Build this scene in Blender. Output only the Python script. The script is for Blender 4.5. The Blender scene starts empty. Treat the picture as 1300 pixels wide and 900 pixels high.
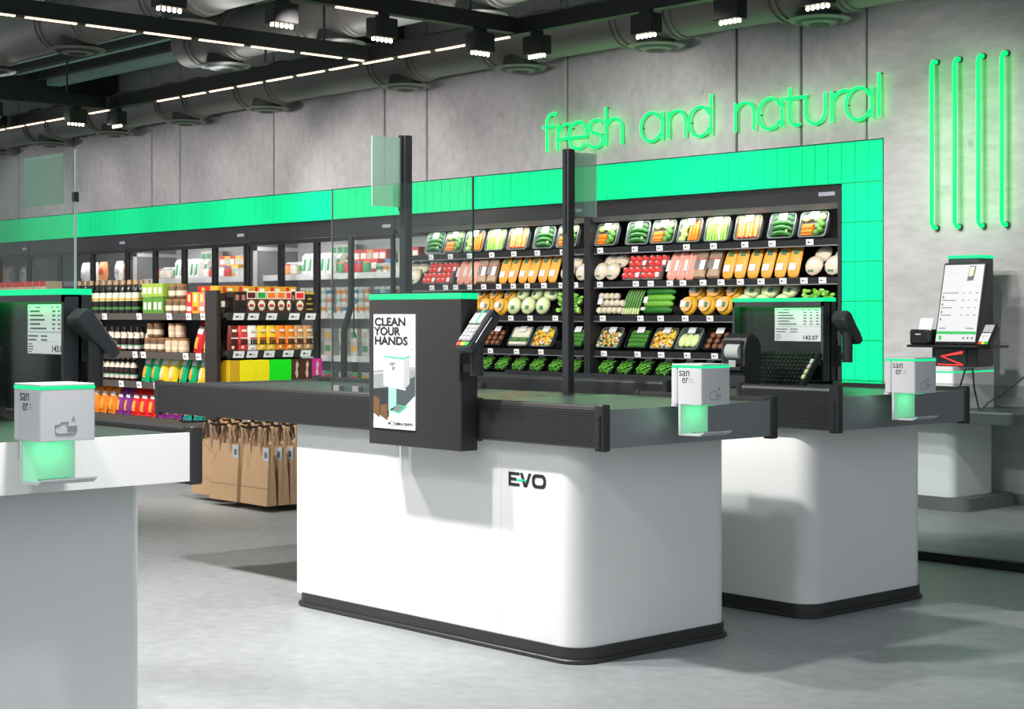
import bpy, bmesh, math, random
from mathutils import Matrix, Vector

# ------------------------------------------------------------------ camera, world, lights, exposure
SC = bpy.context.scene
COL = SC.collection
cam_data = bpy.data.cameras.new('camera')
cam_data.sensor_width = 36.0
cam_data.lens = 58.62
cam_data.shift_y = -0.03846
cam_data.clip_end = 200
camera = bpy.data.objects.new('camera', cam_data)
camera.location = (0, 0, 1.2)
camera.rotation_euler = (math.pi / 2, 0, math.radians(47.5))
COL.objects.link(camera)
SC.camera = camera
SC.view_settings.view_transform = 'Standard'
SC.view_settings.look = 'None'
SC.view_settings.gamma = 1.0
SC.view_settings.use_curve_mapping = False
SC.view_settings.exposure = 0.0
world = bpy.data.worlds.new('world')
SC.world = world
world.use_nodes = True
world.node_tree.nodes['Background'].inputs[0].default_value = (0.86, 0.92, 0.95, 1)
world.node_tree.nodes['Background'].inputs[1].default_value = 0.70


def lamp(name, kind, loc, target, energy, color=(1, 0.95, 0.88), **kw):
    d = bpy.data.lights.new(name, kind)
    d.energy = energy
    d.color = color
    for k, v in kw.items():
        setattr(d, k, v)
    o = bpy.data.objects.new(name, d)
    COL.objects.link(o)
    o.location = loc
    o.rotation_euler = (Vector(target) - Vector(loc)).to_track_quat('-Z', 'Y').to_euler()
    return o


# spotlights of the track over the customer aisle (above the frame)
KEY = 285
for kx in (-6.75, -5.55, -4.65):
    lamp('aisle_lamp', 'SPOT', (kx, 2.85, 2.92), (kx + 0.1, 4.25, 0.35), KEY, (1, 0.97, 0.94),
         spot_size=math.radians(95), spot_blend=0.5, shadow_soft_size=0.07)
# spotlights on the next track, over the foreground aisle
lamp('front_lamp', 'SPOT', (-3.0, 1.0, 2.92), (-3.0, 2.2, 0.0), 95, (1, 0.98, 0.96),
     spot_size=math.radians(100), spot_blend=0.7, shadow_soft_size=0.12)
lamp('floor_lamp', 'SPOT', (-5.2, 1.6, 2.92), (-5.4, 3.0, 0.0), 80, (1, 0.98, 0.96),
     spot_size=math.radians(90), spot_blend=0.7, shadow_soft_size=0.12)
lamp('added_end_plate_light', 'SPOT', (-3.42, 2.0, 2.92), (-3.87, 2.1, 0.82), 430, (1, 0.98, 0.96),  # added beam that brightens the nearest counter's end plate
     spot_size=math.radians(40), spot_blend=0.7, shadow_soft_size=0.08)
# spotlights over the aisle in front of the gondola and the self checkout
for kx in (-11.6, -10.2):
    lamp('gondola_lamp', 'SPOT', (kx, 3.5, 2.92), (kx + 0.1, 6.3, 0.75), 330, (1, 0.96, 0.9),
         spot_size=math.radians(80), spot_blend=0.6, shadow_soft_size=0.07)
lamp('end_cap_lamp', 'SPOT', (-7.6, 5.4, 2.92), (-9.7, 6.6, 0.9), 230, (1, 0.96, 0.9),
     spot_size=math.radians(65), spot_blend=0.6, shadow_soft_size=0.07)
for kx in (-6.5, -5.7):
    lamp('kiosk_lamp', 'SPOT', (kx, 6.4, 2.92), (-5.75, 9.1, 0.9), 115, (1, 0.97, 0.94),
     spot_size=math.radians(70), spot_blend=0.6, shadow_soft_size=0.07)
lamp('kiosk_lamp', 'SPOT', (-4.3, 5.6, 2.92), (-5.7, 8.95, 0.35), 230, (1, 0.97, 0.94), spot_size=math.radians(34), spot_blend=0.6, shadow_soft_size=0.07)
# added upward fill lights over the tracks, put in to brighten the ceiling
for kx in (-15.02, -13.12, -9.4, -7.86):
    lamp('added_ceiling_fill', 'AREA', (kx, 4.6, 3.12), (kx, 4.6, 4.0), 9, (0.92, 1, 0.97), shape='RECTANGLE', size=0.05, size_y=4.4)
lamp('added_ceiling_fill', 'AREA', (-13.5, 7.27, 3.12), (-13.5, 7.27, 4.0), 16, (0.92, 1, 0.97), shape='RECTANGLE', size=18, size_y=0.05)
# cold-cabinet lamps along the chiller canopies and behind the fridge door frames
for cx, w in ((-10.72, 2.3), (-8.22, 2.3)):
    lamp('canopy_lamp', 'AREA', (cx, 9.53, 1.925), (cx, 9.95, 1.2), 5.5, (1, 0.98, 0.95), shape='RECTANGLE', size=w, size_y=0.06)
for cx in (-13.13, -15.53):
    lamp('cabinet_lamp', 'AREA', (cx, 9.62, 1.93), (cx, 9.95, 1.3), 10, (1, 1, 1), shape='RECTANGLE', size=2.3, size_y=0.06)
lamp('freezer_lamp', 'AREA', (-17.95, 9.62, 1.93), (-17.95, 9.95, 1.3), 8, (1, 1, 1), shape='RECTANGLE', size=2.2, size_y=0.06)

# ------------------------------------------------------------------ helpers
R = random.Random(7)


def lin(c):
    return tuple(((v / 255) / 12.92 if v / 255 <= 0.04045 else ((v / 255 + 0.055) / 1.055) ** 2.4) for v in c)


MATS = {}


def mat(name, rgb, rough=0.5, metal=0.0, var=0.04, scale=30, emit=0.0, ecol=None, bump=0.0, spec=0.5, coat=0.0, stretch=None):
    if name in MATS:
        return MATS[name]
    m = bpy.data.materials.new(name)
    m.use_nodes = True
    nt = m.node_tree
    b = nt.nodes['Principled BSDF']
    col = lin(rgb) + (1,)
    b.inputs['Roughness'].default_value = rough
    b.inputs['Metallic'].default_value = metal
    b.inputs['Specular IOR Level'].default_value = spec
    if coat:
        b.inputs['Coat Weight'].default_value = coat
    tc = nt.nodes.new('ShaderNodeTexCoord')
    no = nt.nodes.new('ShaderNodeTexNoise')
    no.inputs['Scale'].default_value = scale
    no.inputs['Detail'].default_value = 4
    if stretch:
        mp = nt.nodes.new('ShaderNodeMapping')
        mp.inputs['Scale'].default_value = stretch
        nt.links.new(tc.outputs['Object'], mp.inputs[0])
        nt.links.new(mp.outputs[0], no.inputs['Vector'])
    else:
        nt.links.new(tc.outputs['Object'], no.inputs['Vector'])
    rp = nt.nodes.new('ShaderNodeMix')
    rp.data_type = 'RGBA'
    rp.inputs[6].default_value = tuple(max(0, c * (1 - var)) for c in col[:3]) + (1,)
    rp.inputs[7].default_value = tuple(min(1, c * (1 + var)) for c in col[:3]) + (1,)
    nt.links.new(no.outputs[0], rp.inputs[0])
    nt.links.new(rp.outputs[2], b.inputs['Base Color'])
    if bump:
        bp = nt.nodes.new('ShaderNodeBump')
        bp.inputs['Strength'].default_value = bump
        bp.inputs['Distance'].default_value = 0.01
        nt.links.new(no.outputs[0], bp.inputs['Height'])
        nt.links.new(bp.outputs[0], b.inputs['Normal'])
    if emit:
        b.inputs['Emission Color'].default_value = (tuple(ecol) if ecol else col[:3]) + (1,)
        b.inputs['Emission Strength'].default_value = emit
    MATS[name] = m
    return m


def glass(name, tint, gloss=0.06, rough=0.02):
    if name in MATS:
        return MATS[name]
    m = bpy.data.materials.new(name)
    m.use_nodes = True
    nt = m.node_tree
    nt.nodes.clear()
    out = nt.nodes.new('ShaderNodeOutputMaterial')
    mx = nt.nodes.new('ShaderNodeMixShader')
    tr = nt.nodes.new('ShaderNodeBsdfTransparent')
    gl = nt.nodes.new('ShaderNodeBsdfGlossy')
    tr.inputs[0].default_value = tuple(tint) + (1,)
    gl.inputs['Roughness'].default_value = rough
    mx.inputs[0].default_value = gloss
    nt.links.new(tr.outputs[0], mx.inputs[1])
    nt.links.new(gl.outputs[0], mx.inputs[2])
    nt.links.new(mx.outputs[0], out.inputs[0])
    MATS[name] = m
    return m


def frosted(name, rgb, fac=0.45, emit=0.0):
    """milky translucent sheet: part see-through, part coloured diffuse"""
    if name in MATS:
        return MATS[name]
    m = bpy.data.materials.new(name)
    m.use_nodes = True
    nt = m.node_tree
    b = nt.nodes['Principled BSDF']
    out = nt.nodes['Material Output']
    b.inputs['Base Color'].default_value = lin(rgb) + (1,)
    b.inputs['Roughness'].default_value = 0.3
    if emit:
        b.inputs['Emission Color'].default_value = lin(rgb) + (1,)
        b.inputs['Emission Strength'].default_value = emit
    tr = nt.nodes.new('ShaderNodeBsdfTransparent')
    tr.inputs[0].default_value = (0.8, 0.95, 0.87, 1)
    mx = nt.nodes.new('ShaderNodeMixShader')
    mx.inputs[0].default_value = fac
    nt.links.new(tr.outputs[0], mx.inputs[1])
    nt.links.new(b.outputs[0], mx.inputs[2])
    nt.links.new(mx.outputs[0], out.inputs[0])
    MATS[name] = m
    return m


class MB:
    """collects shapes and links them as one mesh object"""

    def __init__(s, M=None):
        s.v, s.f, s.mi, s.mats, s.M, s.cur = [], [], [], [], M, 0

    def use(s, m):
        if m not in s.mats:
            s.mats.append(m)
        s.cur = s.mats.index(m)
        return s

    def add(s, vs, fs):
        k = len(s.v)
        for p in vs:
            p = Vector(p)
            s.v.append(tuple(s.M @ p) if s.M is not None else tuple(p))
        for f in fs:
            s.f.append([k + i for i in f])
            s.mi.append(s.cur)
        return s

    def box(s, x0, x1, y0, y1, z0, z1):
        return s.add([(x0, y0, z0), (x1, y0, z0), (x1, y1, z0), (x0, y1, z0), (x0, y0, z1), (x1, y0, z1), (x1, y1, z1), (x0, y1, z1)],
                     [(0, 3, 2, 1), (4, 5, 6, 7), (0, 1, 5, 4), (1, 2, 6, 5), (2, 3, 7, 6), (3, 0, 4, 7)])

    def rings(s, rs, c0=True, c1=True, loop=True):
        n = len(rs[0])
        vs = [p for r in rs for p in r]
        fs = []
        for i in range(len(rs) - 1):
            for j in range(n if loop else n - 1):
                a, b = i * n + j, i * n + (j + 1) % n
                fs.append((a, b, b + n, a + n))
        if c0:
            fs.append(tuple(range(n - 1, -1, -1)))
        if c1:
            fs.append(tuple(range((len(rs) - 1) * n, len(rs) * n)))
        return s.add(vs, fs)

    def rprism(s, x0, x1, y0, y1, z0, z1, r=0.01, seg=3, ch=0.0, corners=(1, 1, 1, 1)):
        """upright block with rounded vertical corners (order -x-y, +x-y, +x+y, -x+y) and chamfered rims"""
        def ring(ins):
            pts = []
            for k, (cx, cy, a0) in enumerate(((x0, y0, 180), (x1, y0, 270), (x1, y1, 0), (x0, y1, 90))):
                sx, sy = (1 if k in (0, 3) else -1), (1 if k in (0, 1) else -1)
                if corners[k]:
                    rr = max(r - ins, 0.0005)
                    ox, oy = cx + sx * r, cy + sy * r
                    for q in range(seg + 1):
                        a = math.radians(a0 + 90 * q / seg)
                        pts.append((ox + rr * math.cos(a), oy + rr * math.sin(a)))
                else:
                    pts.append((cx + sx * ins, cy + sy * ins))
            return pts
        if ch:
            L = [(ch, z0), (0, z0 + ch), (0, z1 - ch), (ch, z1)]
        else:
            L = [(0, z0), (0, z1)]
        return s.rings([[(p[0], p[1], z) for p in ring(i)] for i, z in L])

    def cbox(s, x0, x1, y0, y1, z0, z1, c=0.004):
        return s.rprism(x0, x1, y0, y1, z0, z1, r=c, seg=1, ch=c)

    def prism(s, poly, axis, a0, a1):
        def P(p, a):
            return {'x': (a, p[0], p[1]), 'y': (p[0], a, p[1]), 'z': (p[0], p[1], a)}[axis]
        return s.rings([[P(p, a0) for p in poly], [P(p, a1) for p in poly]])

    def tube(s, path, r, n=8, caps=True):
        path = [Vector(p) for p in path]
        rs = []
        up = None
        for i, p in enumerate(path):
            t = (path[min(i + 1, len(path) - 1)] - path[max(i - 1, 0)]).normalized()
            if up is None:
                up = Vector((0, 0, 1)) if abs(t.z) < 0.9 else Vector((1, 0, 0))
            a = (up - t * up.dot(t)).normalized()
            up = a
            b = t.cross(a)
            rad = r[i] if isinstance(r, (list, tuple)) else r
            rs.append([p + (a * math.cos(2 * math.pi * k / n) + b * math.sin(2 * math.pi * k / n)) * rad for k in range(n)])
        return s.rings(rs, caps, caps)

    def cyl(s, p0, p1, r, n=12):
        return s.tube([p0, p1], r, n)

    def lathe(s, prof, n=12, c=(0, 0, 0)):
        return s.rings([[(c[0] + r * math.cos(2 * math.pi * k / n), c[1] + r * math.sin(2 * math.pi * k / n), c[2] + z) for k in range(n)] for r, z in prof])

    def ball(s, c, rx, ry, rz, nu=8, nv=5):
        rs = []
        for i in range(nv + 1):
            th = math.pi * (0.04 + 0.92 * i / nv)
            rs.append([(c[0] + rx * math.sin(th) * math.cos(2 * math.pi * k / nu), c[1] + ry * math.sin(th) * math.sin(2 * math.pi * k / nu), c[2] - rz * math.cos(th)) for k in range(nu)])
        return s.rings(rs)

    def quad(s, *p):
        return s.add(p, [tuple(range(len(p)))])

    def build(s, name, parent=None, smooth=False, kind=None, label=None):
        me = bpy.data.meshes.new(name)
        me.from_pydata(s.v, [], s.f)
        for m in s.mats:
            me.materials.append(m)
        me.polygons.foreach_set('material_index', s.mi)
        if smooth:
            me.polygons.foreach_set('use_smooth', [True] * len(s.f))
        me.validate()
        bm = bmesh.new()
        bm.from_mesh(me)
        bmesh.ops.recalc_face_normals(bm, faces=bm.faces)
        bm.to_mesh(me)
        bm.free()
        if smooth:
            try:
                me.set_sharp_from_angle(angle=math.radians(40))
            except Exception:
                pass
        o = bpy.data.objects.new(name, me)
        COL.objects.link(o)
        if parent:
            o.parent = parent
        if kind:
            o['kind'] = kind
        if label:
            o['label'] = label
        return o


def one(name, m, fn, parent=None, smooth=False, kind=None, label=None):
    b = MB().use(m)
    fn(b)
    return b.build(name, parent, smooth, kind, label)


def tag(o, label, cat, group=None):
    o['label'] = label
    o['category'] = cat
    if group:
        o['group'] = group
    return o


def thing(name, label, cat, loc=(0, 0, 0), rot=(0, 0, 0), group=None):
    o = bpy.data.objects.new(name, None)
    o.empty_display_size = 0.05
    COL.objects.link(o)
    o.location = loc
    o.rotation_euler = rot
    return tag(o, label, cat, group)


def copy_tree(o, parent=None):
    c = o.copy()
    COL.objects.link(c)
    if parent:
        c.parent = parent
    for ch in list(o.children):
        copy_tree(ch, c)
    return c


class Proto:
    """first call places the prototype itself, later calls place copies of it and of its parts"""

    def __init__(s, root):
        s.root, s.used = root, False

    def put(s, loc, label, group=None, rot=(0, 0, 0), scale=None):
        o = s.root if not s.used else copy_tree(s.root)
        s.used = True
        o.location = loc
        o.rotation_euler = rot
        if scale:
            o.scale = scale
        o['label'] = label
        if group:
            o['group'] = group
        return o


def text_geo(body, size, bold=0.0):
    cu = bpy.data.curves.new('lettering_curve', 'FONT')
    cu.body = body
    cu.size = size
    cu.offset = bold
    cu.resolution_u = 3
    o = bpy.data.objects.new('lettering_curve', cu)
    COL.objects.link(o)
    dg = bpy.context.evaluated_depsgraph_get()
    me = o.evaluated_get(dg).to_mesh()
    vs = [tuple(v.co) for v in me.vertices]
    fs = [tuple(p.vertices) for p in me.polygons]
    o.evaluated_get(dg).to_mesh_clear()
    bpy.data.objects.remove(o)
    bpy.data.curves.remove(cu)
    return vs, fs


def put_text(b, body, size, org, ux, uy, bold=0.0, width=None):
    """flat lettering on plane org + ux*x + uy*y; width fits the line to a length"""
    vs, fs = text_geo(body, size, bold)
    k = 1.0
    if width:
        k = width / max(v[0] for v in vs)
    org, ux, uy = Vector(org), Vector(ux), Vector(uy)
    b.add([org + ux * (v[0] * k) + uy * v[1] for v in vs], fs)


ORD = ['first', 'second', 'third', 'fourth', 'fifth', 'sixth', 'seventh', 'eighth', 'ninth', 'tenth', 'eleventh', 'twelfth', 'thirteenth', 'fourteenth', 'fifteenth', 'sixteenth', 'seventeenth', 'eighteenth', 'nineteenth', 'twentieth', 'twenty-first', 'twenty-second']

# ------------------------------------------------------------------ materials
M_white = mat('white_laminate', (232, 232, 232), 0.35, var=0.01)
M_dark = mat('charcoal_metal', (45, 43, 43), 0.45, var=0.05, scale=60)
M_dark2 = mat('dark_side_metal', (58, 60, 63), 0.4, var=0.05)
M_black = mat('black_plastic', (24, 24, 26), 0.35, var=0.08)
M_gloss = mat('black_glass_panel', (30, 36, 33), 0.25, var=0.02)
M_trim = mat('black_trim', (38, 39, 41), 0.35)
M_steel = mat('brushed_steel', (150, 152, 156), 0.38, 0.75, var=0.05, scale=40, stretch=(1, 1, 40))
M_belt = mat('rubber_belt', (62, 70, 70), 0.35, var=0.1, scale=90)
M_tray = mat('steel_tray', (98, 112, 105), 0.3, 0.6, var=0.04)
M_plinth = mat('black_plinth', (46, 46, 48), 0.4)
M_led = mat('green_led', (0, 8, 4), 0.6, emit=1.0, ecol=(0, 1.0, 0.36))
M_led2 = mat('green_led_strong', (0, 8, 4), 0.6, emit=9.0, ecol=(0, 1.0, 0.08))
M_hood = mat('hood_led', (0, 8, 4), 0.6, emit=15.0, ecol=(0, 1.0, 0.14))
M_neon = mat('green_neon', (0, 8, 4), 0.6, emit=3.6, ecol=(0.0, 1.0, 0.088))
M_screen = mat('lit_screen', (150, 151, 154), 0.4, emit=0.42, ecol=(0.93, 0.94, 0.97), var=0.01)
M_poster = mat('lit_poster', (235, 235, 235), 0.5, emit=0.15, ecol=(1, 1, 1), var=0.01)
M_ink = mat('black_print', (36, 33, 33), 0.6)
M_greyink = mat('grey_print', (92, 94, 98), 0.6)
M_paleink = mat('pale_grey_print', (196, 198, 202), 0.6)
M_paper = mat('white_paper', (240, 240, 238), 0.7, var=0.02)
M_disp = mat('white_dispenser_shell', (204, 204, 207), 0.4, var=0.01)
M_mint = frosted('mint_frosted_plate', (205, 245, 222), 0.85)
M_sign = frosted('green_frosted_sign', (165, 192, 178), 0.5)
M_pane = glass('clear_glass', (0.86, 0.90, 0.88), 0.05)
M_door = glass('door_glass', (0.90, 0.90, 0.90), 0.05)
M_barrier = glass('barrier_glass', (0.84, 0.88, 0.87), 0.08)
M_film = glass('clear_film', (0.97, 0.98, 0.97), 0.018, 0.05)
M_edge = mat('glass_edge', (200, 205, 205), 0.2)
M_edged = mat('dark_glass_edge', (28, 60, 48), 0.2)
M_warm = mat('warm_led', (120, 110, 95), 0.4, emit=3.2, ecol=(1, 0.74, 0.46))
M_lens = mat('spot_lens', (255, 240, 220), 0.3, emit=9, ecol=(1, 0.86, 0.66))
M_duct = mat('grey_duct', (140, 134, 131), 0.5, 0.1, var=0.05, scale=4)
M_vent = mat('dark_vent', (62, 66, 66), 0.5)
M_track = mat('black_track', (22, 22, 24), 0.5)
M_fridge = mat('fridge_anthracite', (38, 38, 42), 0.45)
M_fback = mat('chiller_liner', (44, 44, 46), 0.5)
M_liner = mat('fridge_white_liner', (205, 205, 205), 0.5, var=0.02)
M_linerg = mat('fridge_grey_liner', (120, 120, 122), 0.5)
M_rail = mat('shelf_rail', (42, 43, 46), 0.4)
M_silver = mat('silver_lip', (150, 152, 156), 0.35, 0.5)
M_tag = mat('price_card', (244, 244, 246), 0.5, var=0.01)
M_gond = mat('gondola_brown_black', (42, 35, 31), 0.5, var=0.08)
M_gondr = mat('gondola_rail', (80, 72, 66), 0.45)
M_kraft = mat('kraft_paper', (172, 140, 106), 0.85, var=0.07, scale=25, stretch=(40, 40, 2))
M_kraftd = mat('kraft_fold', (150, 120, 92), 0.85)
M_bluetag = mat('blue_grey_card', (166, 172, 184), 0.6)
M_wire = mat('black_wire', (26, 22, 22), 0.5)
M_red = mat('red_print', (214, 38, 40), 0.45)


def concrete(name, rgb, rough, var=0.16, s1=1.6, s2=14, stretch=(1, 1, 1), bump=0.08, pits=True, dark=0.75):
    m = bpy.data.materials.new(name)
    m.use_nodes = True
    nt = m.node_tree
    L = nt.links.new
    b = nt.nodes['Principled BSDF']
    b.inputs['Roughness'].default_value = rough
    geo = nt.nodes.new('ShaderNodeNewGeometry')
    mp = nt.nodes.new('ShaderNodeMapping')
    mp.inputs['Scale'].default_value = stretch
    L(geo.outputs['Position'], mp.inputs[0])
    n1 = nt.nodes.new('ShaderNodeTexNoise')
    n1.inputs['Scale'].default_value = s1
    n1.inputs['Detail'].default_value = 8
    n1.inputs['Roughness'].default_value = 0.65
    n2 = nt.nodes.new('ShaderNodeTexNoise')
    n2.inputs['Scale'].default_value = s2
    n2.inputs['Detail'].default_value = 6
    L(mp.outputs[0], n1.inputs['Vector'])
    L(mp.outputs[0], n2.inputs['Vector'])
    ad = nt.nodes.new('ShaderNodeMath')
    ad.operation = 'ADD'
    L(n1.outputs[0], ad.inputs[0])
    L(n2.outputs[0], ad.inputs[1])
    rp = nt.nodes.new('ShaderNodeValToRGB')
    c = lin(rgb)
    rp.color_ramp.elements[0].position = 0.35
    rp.color_ramp.elements[1].position = 0.65
    rp.color_ramp.elements[0].color = tuple(v * (1 - var) for v in c) + (1,)
    rp.color_ramp.elements[1].color = tuple(v * (1 + var) for v in c) + (1,)
    hf = nt.nodes.new('ShaderNodeMath')
    hf.operation = 'MULTIPLY'
    hf.inputs[1].default_value = 0.5
    L(ad.outputs[0], hf.inputs[0])
    L(hf.outputs[0], rp.inputs[0])
    last = rp.outputs[0]
    if pits:
        n3 = nt.nodes.new('ShaderNodeTexNoise')
        n3.inputs['Scale'].default_value = 7
        n3.inputs['Detail'].default_value = 3
        mp3 = nt.nodes.new('ShaderNodeMapping')
        mp3.inputs['Scale'].default_value = (2.2, 1, 1.1) if stretch[2] < 1 else (1, 1, 1)
        L(geo.outputs['Position'], mp3.inputs[0])
        L(mp3.outputs[0], n3.inputs['Vector'])
        r3 = nt.nodes.new('ShaderNodeValToRGB')
        r3.color_ramp.elements[0].position = 0.24
        r3.color_ramp.elements[1].position = 0.31
        r3.color_ramp.elements[0].color = (dark, dark, dark, 1)
        r3.color_ramp.elements[1].color = (1, 1, 1, 1)
        L(n3.outputs[0], r3.inputs[0])
        mu = nt.nodes.new('ShaderNodeMix')
        mu.data_type = 'RGBA'
        mu.blend_type = 'MULTIPLY'
        mu.inputs[0].default_value = 1
        L(last, mu.inputs[6])
        L(r3.outputs[0], mu.inputs[7])
        last = mu.outputs[2]
    L(last, b.inputs['Base Color'])
    bp = nt.nodes.new('ShaderNodeBump')
    bp.inputs['Strength'].default_value = bump
    bp.inputs['Distance'].default_value = 0.02
    L(n2.outputs[0], bp.inputs['Height'])
    L(bp.outputs[0], b.inputs['Normal'])
    MATS[name] = m
    return m


M_floor = concrete('polished_concrete_floor', (150, 153, 156), 0.42, 0.17, 1.3, 16, (1, 1, 1), 0.03)
M_wall = concrete('board_marked_concrete', (172, 170, 174), 0.8, 0.15, 1.6, 11, (1.3, 1.3, 1.0), 0.08)
M_wall2 = concrete('pale_pitted_concrete', (176, 175, 177), 0.8, 0.15, 1.6, 9, (0.8, 0.8, 2.4), 0.15)
M_ceil = mat('painted_ceiling', (150, 184, 174), 0.8, var=0.06, scale=2)
M_rib = mat('ceiling_channel', (172, 204, 194), 0.7, var=0.05)
M_ribd = mat('ceiling_dark_channel', (52, 52, 54), 0.7)
M_tile = mat('green_glazed_tile', (0, 250, 163), 0.55, var=0.015, scale=3, spec=0.2)
M_grout = mat('green_grout', (0, 172, 112), 0.7)

# ------------------------------------------------------------------ the room
one('floor', M_floor, lambda b: b.box(-27, 5, -5, 10.4, -0.1, 0), kind='structure')
ceiling = one('ceiling', M_ceil, lambda b: b.box(-27, -1, -0.5, 10.4, 3.95, 4.05), kind='structure')
for y0, y1, z0, m in ((8.05, 8.28, 3.80, M_rib), (7.72, 7.90, 3.80, M_rib), (8.42, 8.50, 3.76, M_ribd), (7.45, 7.6, 3.72, M_ribd), (7.93, 8.02, 3.74, M_ribd),
                      (6.75, 6.9, 3.8, M_ribd), (6.45, 6.62, 3.8, M_rib), (8.6, 8.75, 3.72, M_rib)):
    one('ceiling_channel', m, lambda b: b.box(-26, -3, y0, y1, z0, 3.95), ceiling)
for x0 in (-22.5, -17.2, -12.0, -6.3):
    one('ceiling_beam', M_ribd, lambda b: b.box(x0, x0 + 0.25, 0, 9.45, 3.66, 3.95), ceiling)

wall = one('wall_back', M_ribd, lambda b: b.box(-27, 2, 10.3, 10.4, 0, 3.95), kind='structure')
gx = [-26.8, -23.3, -21.3, -19.47, -18.05, -16.26, -15.67, -13.90, -12.11, -11.50, -9.71, -7.93, -7.34, -6.775]
for a, b_ in zip(gx, gx[1:]):
    g = 0.012
    one('concrete_panel', M_wall, lambda b: b.rprism(a + g, b_ - (g if b_ < -6.64 else 0), 9.5, 9.62, 2.402, 3.95, 0.01, 1, 0), wall)
one('concrete_joint', mat('dark_joint', (92, 92, 95), 0.9), lambda b: b.box(-26.8, -6.80, 9.535, 9.60, 2.402, 3.95), wall)
one('concrete_panel', M_wall2, lambda b: (b.box(-6.635, 2.0, 9.5, 9.62, 0, 2.402), b.box(-6.765, 2.0, 9.5, 9.62, 2.402, 3.95)), wall)
one('baseboard_back', mat('grey_skirting', (118, 116, 118), 0.6), lambda b: b.box(-6.64, 2.0, 9.488, 9.502, 0, 0.07), kind='structure')

# green tile surround of the chiller wall
surround = one('trim_1', M_grout, lambda b: (b.box(-20.9, -6.645, 9.507, 9.60, 2.112, 2.397), b.box(-6.985, -6.645, 9.507, 9.60, 0, 2.112)), kind='structure')
tile_me = MB().use(M_tile)
tile_me.rprism(-0.0545, 0.0545, -0.008, 0.02, 0.003, 0.280, 0.003, 1, 0)
tile = tile_me.build('tile', surround)
tile.location = (-6.702, 9.508, 2.113)
for i in range(1, 125):
    t = tile.copy()
    COL.objects.link(t)
    t.location = (-6.702 - 0.1133 * i, 9.508 + R.uniform(-0.001, 0.001), 2.113)
    t.rotation_euler = (R.uniform(-0.004, 0.004), 0, R.uniform(-0.006, 0.006))
for c in range(3):
    for r_ in range(8):
        t = tile.copy()
        COL.objects.link(t)
        t.scale = (1, 1, 0.96)
        t.location = (-6.702 - 0.1133 * c, 9.508, 2.112 - 0.272 * (r_ + 1))

# ------------------------------------------------------------------ ceiling services


def duct(label, y, zc, r, x0, x1, dx):
    t = thing('ventilation_duct', label, 'duct', ((x0 + x1) / 2, y, zc - r))
    ox = (x0 + x1) / 2
    one('pipe', M_duct, lambda b: b.tube([(x0 - ox, 0, r), (x1 - ox, 0, r)], r, 24), t, True)
    for x in dx:
        for d in (-0.28, 0.26):
            def collar(b):
                for q in (-0.03, 0.03):
                    b.tube([(x - ox + d + q - 0.012, 0, r), (x - ox + d + q + 0.012, 0, r)], r + 0.018, 24)
            one('collar', M_duct, collar, t, True)
        one('neck', M_vent, lambda b: b.tube([(x - ox, 0, 0.1), (x - ox, 0, -0.035)], [0.13, 0.15], 20), t, True)

        def dif(b):
            for k in range(4):
                rr = 0.215 - 0.045 * k
                z = -0.035 - 0.010 * k
                b.use(M_duct if k % 2 == 0 else M_vent)
                b.tube([(x - ox, 0, z), (x - ox, 0, z - 0.013)], [rr, rr - 0.018], 24)
        one('diffuser', M_duct, dif, t, True)


wall_dx = (-19.5, -18.0, -16.5, -15.02, -13.54, -12.0 - 0.0, -11.398 + 0.0, -9.916, -8.431, -6.93)
wall_dx = (-19.5, -18.0, -16.5, -15.02, -13.54, -11.398, -9.916, -8.431, -6.93)
duct('round grey air duct running along the top of the concrete wall', 9.18, 3.43, 0.19, -26, -4, wall_dx)
duct('round grey air duct running along the ceiling directly above the black track', 7.35, 3.43, 0.19, -11.95, -4, (-11.44, -9.936, -8.378))
duct('round grey air duct running nearer the camera, third from the wall', 6.09, 3.43, 0.19, -26, -4, (-14.5, -13.0, -11.507, -9.972, -8.4))

ZT = 3.0


def track(label, p0, p1, strips):
    """black suspended light track with warm LED strips under it"""
    p0, p1 = Vector(p0), Vector(p1)
    c = (p0 + p1) / 2
    t = thing('light_track', label, 'light track', (c.x, c.y, ZT))
    along_x = abs(p1.x - p0.x) > abs(p1.y - p0.y)
    a = (p1 - p0).length / 2
    w = 0.035

    def bar(b, u0, u1, z0, z1, w_):
        if along_x:
            b.box(u0, u1, -w_, w_, z0, z1)
        else:
            b.box(-w_, w_, u0, u1, z0, z1)
    one('rail', M_track, lambda b: bar(b, -a, a, 0.0, 0.10, w), t)
    for q in (-0.8, -0.25, 0.3, 0.62, 0.85):
        if not along_x and min(abs(c.y + q * a - 6.09), abs(c.y + q * a - 7.35)) < 0.24:
            continue
        ht = 0.25 if along_x and c.x + q * a > -11.9 else 0.95
        one('hanger_rod', M_track, lambda b: b.box(*((q * a - 0.006, q * a + 0.006, -0.006, 0.006) if along_x else (-0.006, 0.006, q * a - 0.006, q * a + 0.006)), 0.1, ht), t)
    for u0, u1 in strips:
        k = (c.x if along_x else c.y)
        one('led_strip', M_warm, lambda b: bar(b, u0 - k + .012, u1 - k - .012, -0.008, 0.001, 0.011), t)
    return t


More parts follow.
